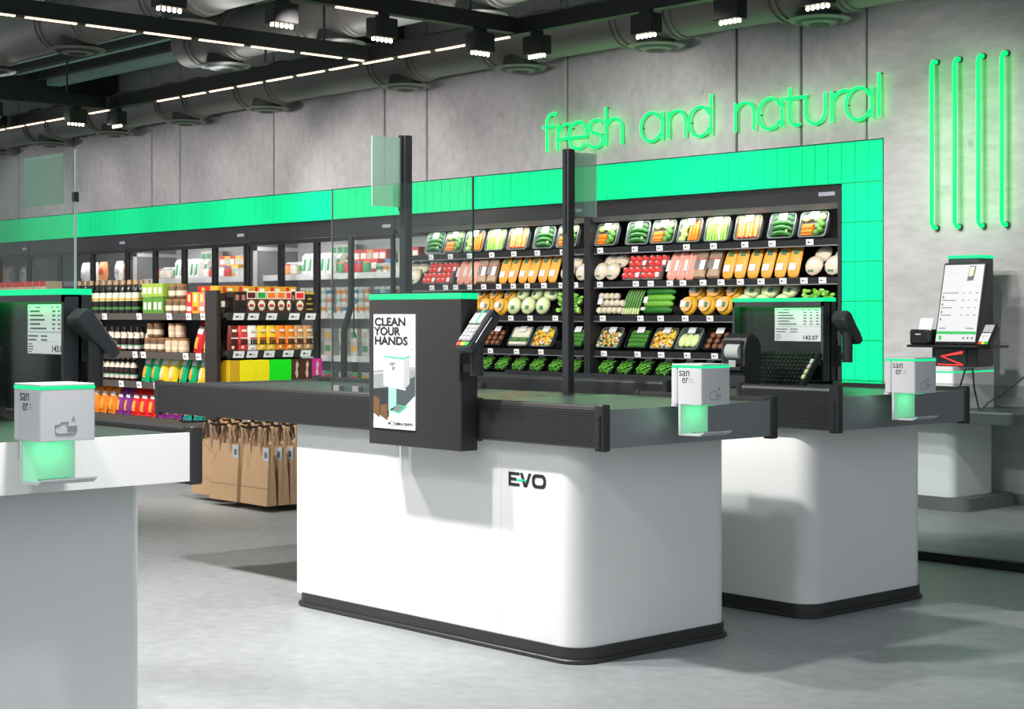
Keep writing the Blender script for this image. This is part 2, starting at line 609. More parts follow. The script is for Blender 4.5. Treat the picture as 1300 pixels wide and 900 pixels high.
track('long black light track running parallel to the concrete wall', (-24, 7.27, 0), (-3.6, 7.27, 0),
      [(x, x + 0.36) for x in [-15.95 + 0.405 * i for i in range(7)] if x < -13.2] + [(-12.35 + 0.405 * i, -12.0 + 0.405 * i) for i in range(11)])
track('black light track crossing to the wall, with warm strips along its whole length', (-9.4, 2.5, 0), (-9.4, 7.2, 0),
      [(3.0 + 0.405 * i, 3.36 + 0.405 * i) for i in range(10)] + [(7.05, 7.2)])
track('black light track crossing to the wall, with one warm strip and spotlights', (-7.86, 2.5, 0), (-7.86, 7.2, 0), [(5.80, 6.16)])
track('furthest black light track crossing to the wall, with spotlights only', (-13.12, 2.5, 0), (-13.12, 7.2, 0), [])
track('black light track at the far left end with a warm strip', (-15.02, 4.5, 0), (-15.02, 7.2, 0), [(6.2 + 0.4 * i, 6.56 + 0.4 * i) for i in range(2)])


def spot(loc, along, aim, label, energy, size=75):
    t = thing('track_spotlight', label, 'spotlight', loc, (0, 0, 0 if along == 'x' else math.pi / 2), 'track spotlights')
    one('housing', M_track, lambda b: b.cbox(-0.085, 0.085, -0.05, 0.05, 0.012, 0.13, 0.006), t)
    one('adapter', M_track, lambda b: b.box(-0.04, 0.04, -0.02, 0.02, 0.13, 0.16), t)
    for k in range(5):
        one('led_lens', M_lens, lambda b: b.lathe([(0.009, 0.012), (0.0105, -0.004), (0.005, -0.009)], 8, ((k - 2) * 0.033, 0, 0)), t)
    d = bpy.data.lights.new('spot_beam', 'SPOT')
    d.energy = energy
    d.color = (1, 0.95, 0.88)
    d.spot_size = math.radians(size)
    d.spot_blend = 0.6
    d.shadow_soft_size = 0.05
    o = bpy.data.objects.new('spot_beam', d)
    COL.objects.link(o)
    o.location = (loc[0], loc[1], loc[2] - 0.02)
    o.rotation_euler = (Vector(aim) - Vector(loc)).to_track_quat('-Z', 'Y').to_euler()


SP = 105
spot((-6.70, 7.21, 2.84), 'x', (-7.3, 9.6, 1.7), 'bright track spotlight nearest the word natural, first of three along the wall', SP)
spot((-6.06, 7.21, 2.84), 'x', (-6.3, 9.6, 1.9), 'bright track spotlight in the middle of the three along the wall', SP)
spot((-5.455, 7.21, 2.84), 'x', (-5.6, 9.6, 1.5), 'bright track spotlight at the right end of the three along the wall', 65)
spot((-7.86, 6.93, 2.84), 'y', (-8.3, 9.6, 1.8), 'track spotlight of five lamps just before the track corner', SP)
spot((-7.70, 7.27, 2.84), 'x', (-8.9, 9.6, 1.7), 'small track spotlight tucked behind another at the track corner', SP)
spot((-7.86, 6.15, 2.84), 'y', (-9.8, 9.6, 1.8), 'track spotlight hanging between the warm strip and the track corner', SP)
spot((-7.86, 5.43, 2.84), 'y', (-10.8, 9.6, 1.9), 'track spotlight hanging before the single warm strip', SP)
spot((-7.86, 4.70, 2.84), 'y', (-9.75, 6.6, 0.9), 'track spotlight highest in the picture, cut by the frame top', 150)
spot((-13.12, 6.16, 2.84), 'y', (-14.6, 9.6, 1.9), 'track spotlight at the far left above the glass screen', SP)
spot((-13.12, 6.93, 2.84), 'y', (-13.4, 9.6, 1.9), 'track spotlight at the far track corner', SP)
spot((-13.02, 7.27, 2.84), 'x', (-12.2, 9.6, 1.9), 'small track spotlight tucked behind the far corner one', SP)
for kx in (-10.6, -11.8, -13.9, -15.2, -16.4, -17.6, -18.9):  # added beams to brighten the tiles and wall, no fixtures hang here
    lamp('added_wall_wash', 'SPOT', (kx, 7.25, 2.95), (kx - 0.3, 9.6, 1.9), SP * 0.72, (1, 0.95, 0.88), spot_size=math.radians(75), spot_blend=0.6, shadow_soft_size=0.05)

# ------------------------------------------------------------------ neon
BL, XH, AS = 2.54, 2.752, 2.84
ny = 9.452
sign = thing('neon_sign', 'green neon script reading fresh and natural on the concrete wall', 'neon sign', (-8.27, 9.5, BL))


def arc(cx, cz, rx, rz, a0, a1, n=16):
    return [(cx + rx * math.cos(math.radians(a0 + (a1 - a0) * i / n)), cz + rz * math.sin(math.radians(a0 + (a1 - a0) * i / n))) for i in range(n + 1)]


def letter(name, strokes):
    b = MB(Matrix.Translation((8.27, -9.5, -BL))).use(M_neon)
    for s in strokes:
        b.tube([(p[0], ny, p[1]) for p in s], 0.0105, 8)
    o = b.build('neon_letter', sign, True)
    q = strokes[0][len(strokes[0]) // 2]
    b = MB(Matrix.Translation((8.27, -9.5, -BL))).use(M_edged)
    b.cyl((q[0], ny, q[1]), (q[0], 9.5, q[1]), 0.004, 6)
    b.build('standoff', o)


H2 = (XH - BL) / 2
mid = BL + H2


def n_strokes(x0, x1):
    r = (x1 - x0) / 2
    return [[(x0, BL), (x0, XH - 0.005)], arc((x0 + x1) / 2, XH - 0.085, r, 0.08, 165, 0, 10) + [(x1, BL)]]


def a_strokes(x0, x1, top):
    return [arc((x0 + x1) / 2 - 0.005, mid, (x1 - x0) / 2, H2 + 0.004, 28, 332, 22), [(x1, BL), (x1, top)]]


letter('letter_f', [[(-9.89, BL)] + [(-9.89, 2.78)] + arc(-9.815, 2.785, 0.075, 0.06, 180, 65, 8), [(-9.937, XH - 0.01), (-9.815, XH - 0.01)]])
letter('letter_r', [[(-9.76, BL), (-9.76, XH)], arc(-9.655, XH - 0.09, 0.105, 0.085, 160, 75, 8)])
letter('letter_e', [[(-9.778, mid - 0.015), (-9.43, mid - 0.015)] + arc(-9.53, mid, 0.105, H2 + 0.002, 0, 318, 24)])
letter('letter_s', [arc(-9.325, mid + 0.055, 0.072, 0.052, 35, 250, 12) + arc(-9.335, mid - 0.057, 0.082, 0.055, 75, -160, 14)])
letter('letter_h', [[(-9.218, BL), (-9.218, AS)], arc(-9.13, XH - 0.085, 0.088, 0.08, 165, 0, 10) + [(-9.042, BL)]])
letter('letter_a', a_strokes(-8.835, -8.618, XH))
letter('letter_n', n_strokes(-8.554, -8.382))
letter('letter_d', a_strokes(-8.339, -8.130, AS))
letter('letter_n', n_strokes(-7.895, -7.722))
letter('letter_a', a_strokes(-7.675, -7.468, XH))
letter('letter_t', [[(-7.397, AS - 0.03), (-7.397, BL + 0.07)] + arc(-7.335, BL + 0.065, 0.062, 0.062, 180, 300, 8), [(-7.439, XH - 0.015), (-7.275, XH - 0.015)]])
letter('letter_u', [[(-7.258, XH), (-7.258, BL + 0.085)] + arc(-7.173, BL + 0.085, 0.085, 0.085, 180, 360, 10) + [(-7.088, XH)]])
letter('letter_r', [[(-7.031, BL), (-7.031, XH)], arc(-6.925, XH - 0.09, 0.105, 0.085, 160, 75, 8)])
letter('letter_a', a_strokes(-6.908, -6.70, XH))
letter('letter_l', [[(-6.64, BL), (-6.64, AS)]])
bar = None
for i, (x, w_) in enumerate(((-6.211, 'first'), (-6.038, 'second'), (-5.864, 'third'), (-5.695, 'fourth'))):
    t = thing('neon_tube', 'upright green neon tube on the concrete wall, %s of the four from the word natural' % w_, 'neon tube', (x, 9.5, 1.77), group='upright neon tubes')
    z0, z1 = 1.785 - 1.77, 2.87 - 1.77
    one('tube', M_neon, lambda b: b.tube([(0.0, -0.012, z0 - 0.01), (0, -0.05, z0 - 0.008), (0, -0.07, z0 + 0.015), (0, -0.07, z1 - 0.03), (0, -0.05, z1 - 0.006), (0, -0.012, z1 - 0.004)], 0.014, 10), t, True)
    for z in (z0 - 0.01, z1 - 0.004):
        one('socket', M_edged, lambda b: b.cyl((0, -0.022, z), (0, 0, z), 0.02, 10), t)

# ------------------------------------------------------------------ checkout counters


def ribbed(y_out, sgn, z0, z1, n=15):
    """cross-section (y, z) of a ribbed side board; sgn points outwards"""
    pts = []
    for i in range(n):
        za = z0 + 0.004 + (z1 - z0 - 0.022) * i / n
        zb = z0 + 0.004 + (z1 - z0 - 0.022) * (i + 1) / n
        pts += [(y_out, za), (y_out, zb - 0.0022), (y_out - sgn * 0.0016, zb - 0.0018), (y_out - sgn * 0.0016, zb - 0.0004)]
    pts += [(y_out, z1 - 0.016), (y_out - sgn * 0.003, z1 - 0.006), (y_out - sgn * 0.010, z1), (y_out - sgn * 0.024, z1), (y_out - sgn * 0.030, z1 - 0.005), (y_out - sgn * 0.030, z0)]
    pts.append((y_out - sgn * 0.004, z0))
    return pts


def counter(Yc, m, label, end_m, dark_m, right_x0, op_l, op_r, seam=(-5.363, -4.438), lettering=False):
    t = thing('checkout_counter', label, 'checkout counter', (-4.9, Yc, 0), group='checkout counters')
    K = MB
    MT = Matrix.Translation((4.9, -Yc, 0))

    def part(name, mm, fn, smooth=False, parent=t, label=None):
        b = MB(MT).use(mm)
        fn(b)
        return b.build(name, parent, smooth, None, label)
    Y = lambda d: Yc + m * d
    yb = 0.405
    segs = [-5.715, seam[0], seam[1], -4.05]
    for i in range(3):
        a, b_ = segs[i], segs[i + 1]
        cs = (1, 0, 0, 1) if i == 0 else (0, 1, 1, 0) if i == 2 else (0, 0, 0, 0)
        r = 0.085 if i == 2 else 0.02
        part('base_panel', M_white, lambda b: b.rprism(a + 0.0004 * (i > 0), b_ - 0.0004 * (i < 2), Yc - yb, Yc + yb, 0.05, 0.752, r, 8, 0, cs), True)

    def plinth(b):
        b.rprism(-5.722, -4.043, Yc - yb - 0.007, Yc + yb + 0.007, 0.012, 0.056, 0.09, 8, 0)
        b.rprism(-5.734, -4.032, Yc - yb - 0.018, Yc + yb + 0.018, 0.0, 0.016, 0.1, 8, 0.003)
    part('plinth', M_plinth, plinth, True)
    # side boards: customer side is d = -0.46, operator side d = +0.46
    part('side_board', dark_m, lambda b: b.prism(ribbed(Y(-0.46), -m, 0.754, 0.898), 'x', -6.722, -5.05))
    part('side_board', dark_m, lambda b: b.prism(ribbed(Y(-0.46), -m, 0.754, 0.898), 'x', right_x0, -3.905))
    zo = 0.898 if m > 0 else 0.922
    part('side_board', dark_m, lambda b: b.prism(ribbed(Y(0.455), m, 0.754, zo), 'x', -6.722, op_l))
    part('side_board', dark_m, lambda b: b.prism(ribbed(Y(0.455), m, 0.754, zo), 'x', op_r, -3.905))
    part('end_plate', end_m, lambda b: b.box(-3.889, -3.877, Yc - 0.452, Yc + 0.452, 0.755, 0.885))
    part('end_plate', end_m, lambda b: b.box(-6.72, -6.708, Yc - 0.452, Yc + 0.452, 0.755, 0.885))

    def cap(b, x0, x1, d, prot):
        ya, yb2 = sorted((Y(d + math.copysign(prot, d)), Y(d - math.copysign(0.034, d))))
        b.rprism(x0, x1, ya, yb2, 0.745, (zo if d > 0 else 0.898) + 0.004, 0.008, 3, 0.004)
    for x0, x1, d, nm in ((-6.75, -6.718, -0.46, 'end_cap'), (right_x0 - 0.006, right_x0 + 0.022, -0.46, 'end_cap'), (op_l - 0.02, op_l + 0.006, 0.455, 'end_cap'), (op_r - 0.006, op_r + 0.02, 0.455, 'end_cap'), (-6.75, -6.718, 0.455, 'end_cap')):
        part(nm, dark_m, lambda b: cap(b, x0, x1, d, 0.004), True)
    for d in (-0.46, 0.455):
        s = math.copysign(1, d)
        br = part('corner_bracket', M_trim if d > 0 else dark_m, lambda b: (cap(b, -3.915, -3.870, d, 0.005),
                  b.rprism(-3.903, -3.882, min(Y(d + s * 0.005), Y(d + s * 0.010)), max(Y(d + s * 0.005), Y(d + s * 0.010)), 0.752, 0.868, 0.002, 1, 0)), True)
        for z in (0.772, 0.852):
            part('screw', M_black, lambda b: b.cyl((-3.8925, Y(d + s * 0.008), z), (-3.8925, Y(d + s * 0.0115), z), 0.004, 8), False, br)
    part('conveyor_belt', M_belt, lambda b: b.cbox(-6.705, -5.15, Yc - 0.425, Yc + 0.42, 0.76, 0.878, 0.01))
    part('scanner_plate', M_gloss, lambda b: b.box(-5.14, -4.72, Yc - 0.425, Yc + 0.40, 0.76, 0.880))
    part('packing_tray', M_tray, lambda b: b.box(-4.71, -3.892, Yc - 0.428, Yc + 0.42, 0.76, 0.881))
    if lettering:
        def evo(b):
            y = Yc - yb - 0.0012
            def P(poly):
                b.add([(x, y, z) for x, z in poly], [tuple(range(len(poly)))])
            x0, z0, h = -4.399, 0.592, 0.050
            w = 0.058
            P([(x0, z0), (x0 + 0.013, z0), (x0 + 0.013, z0 + h), (x0, z0 + h)])
            for za, zb, ww in ((0, 0.011, w), (0.0195, 0.0305, 0.042), (h - 0.011, h, w)):
                P([(x0 + 0.013, z0 + za), (x0 + ww, z0 + za), (x0 + ww, z0 + zb), (x0 + 0.013, z0 + zb)])
            xv = x0 + 0.060
            P([(xv, z0 + h), (xv + 0.015, z0 + h), (xv + 0.034, z0), (xv + 0.020, z0)])
            P([(xv + 0.024, z0), (xv + 0.036, z0), (xv + 0.060, z0 + h), (xv + 0.045, z0 + h)])
            xo, wo = x0 + 0.122, 0.072
            def rr(x0, x1, z0, z1, r):
                pts = []
                for cx, cz, a0 in ((x1 - r, z1 - r, 0), (x0 + r, z1 - r, 90), (x0 + r, z0 + r, 180), (x1 - r, z0 + r, 270)):
                    for q in range(6):
                        a = math.radians(a0 + 18 * q)
                        pts.append((cx + r * math.cos(a), y, cz + r * math.sin(a)))
                return pts
            b.rings([rr(xo, xo + wo, z0, z0 + h, 0.02), rr(xo + 0.014, xo + wo - 0.014, z0 + 0.012, z0 + h - 0.012, 0.012)], False, False)
        e = part('lettering', M_ink, evo, False, t, 'dark letters EVO')
        part('lettering_stroke', mat('mint_print', (0, 232, 150), 0.5), lambda b: b.box(-4.357, -4.306, Yc - yb - 0.002, Yc - yb - 0.0013, 0.6125, 0.6185), False, e, 'mint green stroke through the letters')
    return t


M_endrefl = mat('end_plate_painted_reflection', (246, 244, 244), 0.35, var=0.01)  # steel plate whitened, its bright reflection is put into the colour
counter(4.42, 1, 'white checkout counter with EVO lettering in the middle of the hall', M_steel, M_dark, -4.53, -5.49, -4.56, lettering=True)
counter(5.70, -1, 'white checkout counter second from the front, behind the EVO one', M_steel, M_trim, -4.55, -4.76, -4.37, seam=(-5.363, -4.6))
counter(1.955, -1, 'white checkout counter nearest the camera at the left, with a bright white end', M_endrefl, M_dark, -4.55, -4.76, -4.37)


# ------------------------------------------------------------------ terminals on the counters
def dash_rows(b, x0, x1, z1, n, dz, ylev, cols, r):
    """unreadable small print as short bars"""
    for i in range(n):
        z = z1 - dz * i
        for c0, c1 in cols:
            w = (c1 - c0) * r.uniform(0.55, 1.0)
            xa = x0 + (x1 - x0) * c0
            b.quad((xa, ylev, z), (xa + (x1 - x0) * w, ylev, z), (xa + (x1 - x0) * w, ylev, z - dz * 0.38), (xa, ylev, z - dz * 0.38))


def slab(loc, label):
    """upright checkout terminal; local x 0 = left end, y 0 = near face, z from 0.714 up (root at counter level)"""
    return thing('checkout_terminal', label, 'checkout terminal', loc, group='checkout terminals')


W = 0.536
t = slab((-5.04, 3.88, 0.714), 'charcoal terminal panel with a lit CLEAN YOUR HANDS poster')
one('housing', M_dark, lambda b: b.rprism(0, W, 0, 0.082, 0, 0.544, 0.006, 3, 0.002), t, True)
one('led_bar', M_led, lambda b: b.rprism(-0.001, W + 0.001, -0.001, 0.083, 0.544, 0.565, 0.006, 3, 0.001), t, True)
one('top_cover', M_trim, lambda b: b.rprism(0.004, W - 0.004, 0.004, 0.078, 0.565, 0.569, 0.006, 3, 0), t)
pst = one('poster_screen', M_poster, lambda b: b.box(0.036, 0.283, -0.004, 0.002, 0.062, 0.489), t)


def poster(b):
    px0, px1, z0, z1, y = 0.036, 0.283, 0.062, 0.489, -0.0048
    def Z(f):
        return z1 - (z1 - z0) * f
    def X(f):
        return px0 + (px1 - px0) * f
    def poly(m, pts, yy=y):
        b.use(m)
        b.add([(X(u), yy, Z(v)) for u, v in pts], [tuple(range(len(pts)))])
    grey = mat('poster_grey', (170, 170, 173), 0.5)
    poly(grey, [(0, .50), (1, .455), (1, .475), (0, .535)])
    poly(mat('poster_counter', (120, 112, 102), 0.5), [(0, .50), (.99, .455), (.99, .462), (0, .51)], y - 0.0001)
    poly(mat('poster_shade', (140, 144, 148), 0.5), [(0, .535), (1, .475), (1, .60), (0, .66)])
    poly(mat('poster_dark', (50, 52, 55), 0.5), [(0, .655), (.38, .64), (.38, .92), (0, .86)], y - 0.0002)
    poly(mat('poster_wood', (110, 80, 48), 0.5), [(0, .72), (.15, .74), (.15, .91), (0, .87)], y - 0.0003)
    poly(MATS['poster_wood'], [(.17, .80), (.34, .78), (.34, .93), (.17, .89)], y - 0.0003)
    poly(mat('poster_teal', (72, 82, 84), 0.5), [(.56, .62), (1, .535), (1, .70), (.72, .815), (.56, .80)], y - 0.0003)
    w = mat('poster_white', (232, 232, 232), 0.5, emit=0.1)
    poly(w, [(.25, .365), (.78, .385), (.78, .66), (.25, .625)], y - 0.0005)
    poly(grey, [(.73, .384), (.88, .362), (.88, .60), (.73, .66)], y - 0.0006)
    poly(w, [(.25, .365), (.50, .345), (.88, .357), (.73, .384)], y - 0.0006)
    mint = mat('poster_mint', (30, 200, 130), 0.5)
    poly(mint, [(.25, .362), (.73, .378), (.88, .355), (.88, .368), (.73, .392), (.25, .376)], y - 0.0007)
    poly(mat('poster_pale_mint', (150, 215, 185), 0.5), [(.37, .64), (.56, .65), (.56, .80), (.42, .85), (.37, .84)], y - 0.0006)
    poly(mint, [(.40, .835), (.62, .865), (.84, .80), (.60, .785)], y - 0.0006)
    poly(mat('poster_tray', (120, 123, 127), 0.5), [(.46, .835), (.62, .852), (.76, .805), (.60, .79)], y - 0.0008)
    poly(w, [(0, .93), (.22, .95), (.36, .925), (.36, .90), (.70, .83), (1, .73), (1, 1), (0, 1)], y - 0.0004)
    b.use(M_ink)
    for i, (s, wd) in enumerate((('CLEAN', 0.186), ('YOUR', 0.158), ('HANDS', 0.200))):
        put_text(b, s, 0.042, (0.042, y - 0.001, Z(.098 + .083 * i)), (1, 0, 0), (0, 0, 1), 0.0017, wd)
    b.use(M_greyink)
    b.quad((0.046, y - .001, Z(.300) - .0008), (0.262, y - .001, Z(.300) - .0008), (0.262, y - .001, Z(.300) + .0008), (0.046, y - .001, Z(.300) + .0008))
    b.quad((0.262, y - .001, Z(.285)), (0.270, y - .001, Z(.300)), (0.262, y - .001, Z(.315)), (0.264, y - .001, Z(.300)))
    put_text(b, 'san', 0.026, (X(.39), y - .0012, Z(.445)), (1, 0, 0), (0, 0, 1), 0.0006, 0.038)
    put_text(b, 'er', 0.026, (X(.45), y - .0012, Z(.485)), (1, 0, 0), (0, 0, 1), 0.0006, 0.024)
    b.use(M_ink)
    put_text(b, 'M', 0.014, (X(.36), y - .0012, Z(.965)), (1, 0, 0), (0, 0, 1), 0.0006, 0.013)
    b.rings([[(X(.455) + 0.011 * math.cos(a * math.pi / 8), y - .0012, Z(.952) + 0.011 * math.sin(a * math.pi / 8)) for a in range(16)],
             [(X(.455) + 0.009 * math.cos(a * math.pi / 8), y - .0012, Z(.952) + 0.009 * math.sin(a * math.pi / 8)) for a in range(16)]], False, False)
    put_text(b, 'DERN EXPO', 0.014, (X(.51), y - .0012, Z(.965)), (1, 0, 0), (0, 0, 1), 0.0006, 0.112)


pb = MB()
poster(pb)
pb.build('poster_print', pst, label='print with CLEAN YOUR HANDS, a hand sanitiser picture and MODERN EXPO')


def operator_terminal(Yop, label, z=0.90):
    """the cashier's face of a terminal: hooded dark glass panel with a receipt screen"""
    xl = -5.155
    t = slab((xl, Yop, z), label)
    h = 1.262 - z
    Wd = 0.533
    one('housing', M_dark2, lambda b: (b.box(0, Wd, 0.05, 0.095, 0, h), b.box(Wd - 0.014, Wd, 0, 0.06, 0, h), b.box(0, 0.012, 0, 0.06, 0, h)), t)
    one('hood', M_dark2, lambda b: (b.box(0, Wd, 0, 0.06, h - 0.006, h), b.box(0, Wd, 0, 0.004, h - 0.022, h - 0.006)), t)
    one('glass_panel', M_gloss, lambda b: b.box(0.012, Wd - 0.014, 0.045, 0.052, 0, h - 0.012), t)
    one('panel_seam', M_trim, lambda b: b.box(0.078, 0.081, 0.043, 0.046, 0, h - 0.03), t)
    one('led_bar', M_led, lambda b: b.rprism(-0.001, Wd + 0.001, -0.001, 0.096, h, h + 0.018, 0.004, 2, 0.001), t)
    one('led_underside', M_hood, lambda b: b.box(0.014, Wd - 0.016, 0.008, 0.030, h - 0.014, h - 0.0061), t)
    s = one('receipt_screen', M_screen, lambda b: b.cbox(0.225, 0.499, 0.036, 0.046, 1.079 - z, 1.233 - z, 0.002), t)
    b = MB().use(M_greyink)
    r = random.Random(3)
    x0, x1, y = 0.232, 0.492, 0.0353
    zt = 1.226 - z
    dash_rows(b, x0, x1, zt, 1, 0.008, y, ((0.01, 0.06), (0.18, 0.36), (0.58, 0.66), (0.72, 0.8), (0.86, 0.97)), r)
    dash_rows(b, x0, x1, zt - 0.011, 5, 0.0135, y, ((0.0, 0.02), (0.05, 0.5), (0.62, 0.70), (0.76, 0.83), (0.90, 0.97)), r)
    b.use(M_paleink)
    b.quad((x0, y, zt - 0.076), (x1, y, zt - 0.076), (x1, y, zt - 0.081), (x0, y, zt - 0.081))
    b.use(M_greyink)
    dash_rows(b, x0, x1, zt - 0.089, 2, 0.012, y, ((0.0, 0.3), (0.33, 0.5)), r)
    dash_rows(b, x0, x1, zt - 0.115, 4, 0.008, y, ((0.0, 0.14),), r)
    b.use(M_paleink)
    for zz in (zt - 0.108, zt - 0.146):
        b.quad((x0 + 0.05, y, zz), (x1, y, zz), (x1, y, zz - 0.001), (x0 + 0.05, y, zz - 0.001))
    b.use(M_ink)
    put_text(b, '143.07', 0.027, (x0 + 0.155, y - 0.0002, zt - 0.139), (1, 0, 0), (0, 0, 1), 0.0007, 0.090)
    b.build('receipt_print', s, label='receipt lines with the total 143.07')
    return t


operator_terminal(6.15, 'cashier terminal with a receipt screen on the counter behind the EVO one')
operator_terminal(2.40, 'cashier terminal with a receipt screen at the left edge, on the nearest counter')


# payment terminals on brackets
def payment_terminal(label):
    t = thing('payment_terminal', label, 'card reader', (0, 0, 0), group='payment terminals')
    tl = math.radians(48)
    MR = Matrix.Rotation(tl, 4, 'X')
    M2 = Matrix.Translation((0, 0, 0.155)) @ MR

    def p(name, mm, fn, sm=False, lab=None):
        b = MB(M2).use(mm)
        fn(b)
        return b.build(name, t, sm, None, lab)

    def body(b):
        secs = []
        for y, w, z0, z1 in ((-0.088, 0.028, -0.012, 0.010), (-0.080, 0.036, -0.020, 0.016), (-0.03, 0.037, -0.024, 0.018), (0.02, 0.040, -0.030, 0.022), (0.075, 0.043, -0.036, 0.024), (0.092, 0.038, -0.026, 0.018)):
            c = 0.007
            secs.append([(-w, y, z0 + c), (-w + c, y, z0), (w - c, y, z0), (w, y, z0 + c), (w, y, z1 - c), (w - c, y, z1), (-w + c, y, z1), (-w, y, z1 - c)])
        b.rings(secs)
    p('casing', M_dark2, body, True)
    p('side_strip', M_silver, lambda b: b.tube([(0.0415, -0.05, 0.002), (0.044, 0.0, 0.006), (0.0465, 0.06, 0.008)], 0.0016, 6))
    sc = p('display', mat('pale_display', (190, 184, 170), 0.3, emit=0.1), lambda b: b.box(-0.030, 0.030, 0.022, 0.068, 0.021, 0.0255))
    MBm = MB(M2).use(M_led)
    MBm.box(0.0, 0.010, 0.018, 0.082, 0.0252, 0.0262)
    MBm.build('green_stripe', sc)
    p('keypad_plate', mat('light_grey_keypad', (128, 130, 132), 0.5), lambda b: b.box(-0.032, 0.032, -0.058, 0.018, 0.0165, 0.0215))
    kb = MB(M2).use(mat('key_grey', (170, 171, 173), 0.5))
    for i in range(4):
        for j in range(3):
            kb.cbox(-0.028 + j * 0.0195, -0.012 + j * 0.0195, -0.054 + i * 0.0175, -0.042 + i * 0.0175, 0.021, 0.024, 0.001)
    ko = kb.build('number_key', t)
    for j, (n, c) in enumerate((('cancel_key', (228, 30, 40)), ('clear_key', (250, 215, 20)), ('enter_key', (20, 180, 60)))):
        p(n, mat(n, c, 0.5), lambda b: b.cbox(-0.031 + j * 0.0215, -0.012 + j * 0.0215, -0.078, -0.063, 0.014, 0.020, 0.001), False, ['red key', 'yellow key', 'green key'][j])

    def st(b):
        b.cyl((0.006, 0.0, 0.0), (0.006, 0.0, 0.14), 0.024, 14)
        b.cyl((0.006, 0.0, 0.065), (0.006, 0.0, 0.069), 0.0255, 14)
    one('post', M_trim, st, t, True)
    one('swivel', M_black, lambda b: b.tube([(0.006, 0.0, 0.135), (0.0, 0.004, 0.155)], 0.016, 10), t)
    one('wall_bracket', M_black, lambda b: (b.box(-0.064, -0.012, -0.014, 0.014, 0.012, 0.042), b.box(-0.066, -0.058, -0.022, 0.022, -0.02, 0.075)), t)
    return t


pt = Proto(payment_terminal('x'))
pt.put((-4.444, 3.897, 0.985), 'card reader on the side of the poster panel, with lit display and keypad')
pt.put((-4.556, 6.25, 0.985), 'card reader seen from behind, on the second counter before the green tiles', rot=(0, 0, math.pi))
pt.put((-4.556, 2.474, 0.985), 'large card reader seen from behind, on the nearest counter', rot=(0, 0, math.pi))
# mirrored bracket: turn the arms back to the housing
for o in list(SC.objects):
    if o.name.startswith('wall_bracket') and o.parent and abs(o.parent.rotation_euler.z - math.pi) < 0.01:
        o.rotation_euler.z = math.pi
        o.location = (0, 0, 0)

# receipt printers and keyboard of the cashiers


M_greyp = mat('grey_paper', (150, 158, 154), 0.7)


def printer(label):
    t = thing('receipt_printer', label, 'receipt printer', group='counter receipt printers')

    def casing(b):
        prof = [(-0.06, 0), (0.05, 0), (0.05, 0.18), (0.03, 0.215), (-0.01, 0.235), (-0.045, 0.215), (-0.06, 0.17)]
        b.prism(prof, 'x', -0.066, 0.066)
    one('casing', M_trim, casing, t, True)
    one('roll_window', M_black, lambda b: b.rprism(-0.056, 0.052, -0.066, -0.055, 0.09, 0.205, 0.004, 2, 0), t)
    one('paper_roll', mat('paper_roll', (165, 172, 168), 0.7), lambda b: b.cyl((-0.030, -0.052, 0.155), (0.046, -0.052, 0.155), 0.036, 18), t, True)
    one('paper_strip', M_greyp, lambda b: b.box(0.0, 0.04, -0.092, -0.090, 0.085, 0.118), t)
    one('front_lip', M_trim, lambda b: b.prism([(-0.095, 0.075), (-0.055, 0.06), (-0.055, 0.095), (-0.095, 0.088)], 'x', -0.066, 0.066), t)
    return t


pp = Proto(printer('x'))
pp.put((-4.765, 5.75, 0.884), 'receipt printer with a paper roll, left of the second receipt screen')
pp.put((-4.99, 2.30, 0.884), 'dark receipt printer cut by the left edge of the picture', rot=(0, 0, 0.5))


def keyboard():
    t = thing('cashier_keyboard', 'black slanted cashier keyboard with four pale keys under the receipt screen', 'keyboard', (-4.755, 6.02, 0.94), (math.radians(48), 0, 0))
    one('base', M_black, lambda b: b.cbox(-0.19, 0.17, -0.085, 0.115, -0.012, 0.018, 0.006), t)
    kb = MB().use(mat('dark_key', (22, 23, 24), 0.4))
    for i in range(8):
        for j in range(15):
            kb.cbox(-0.178 + j * 0.0215, -0.160 + j * 0.0215, -0.075 + i * 0.0225, -0.056 + i * 0.0225, 0.0175, 0.026, 0.002)
    o = kb.build('key', t)
    o['kind'] = 'stuff'
    for i, c in enumerate(((190, 200, 150), (175, 205, 150), (190, 170, 165), (170, 200, 160))):
        one('pale_key', mat('pale_key_%d' % i, c, 0.5), lambda b: b.cbox(0.147, 0.164, -0.052 + i * 0.03, -0.028 + i * 0.03, 0.0175, 0.028, 0.002), t, label='pale key')
    return t


keyboard()


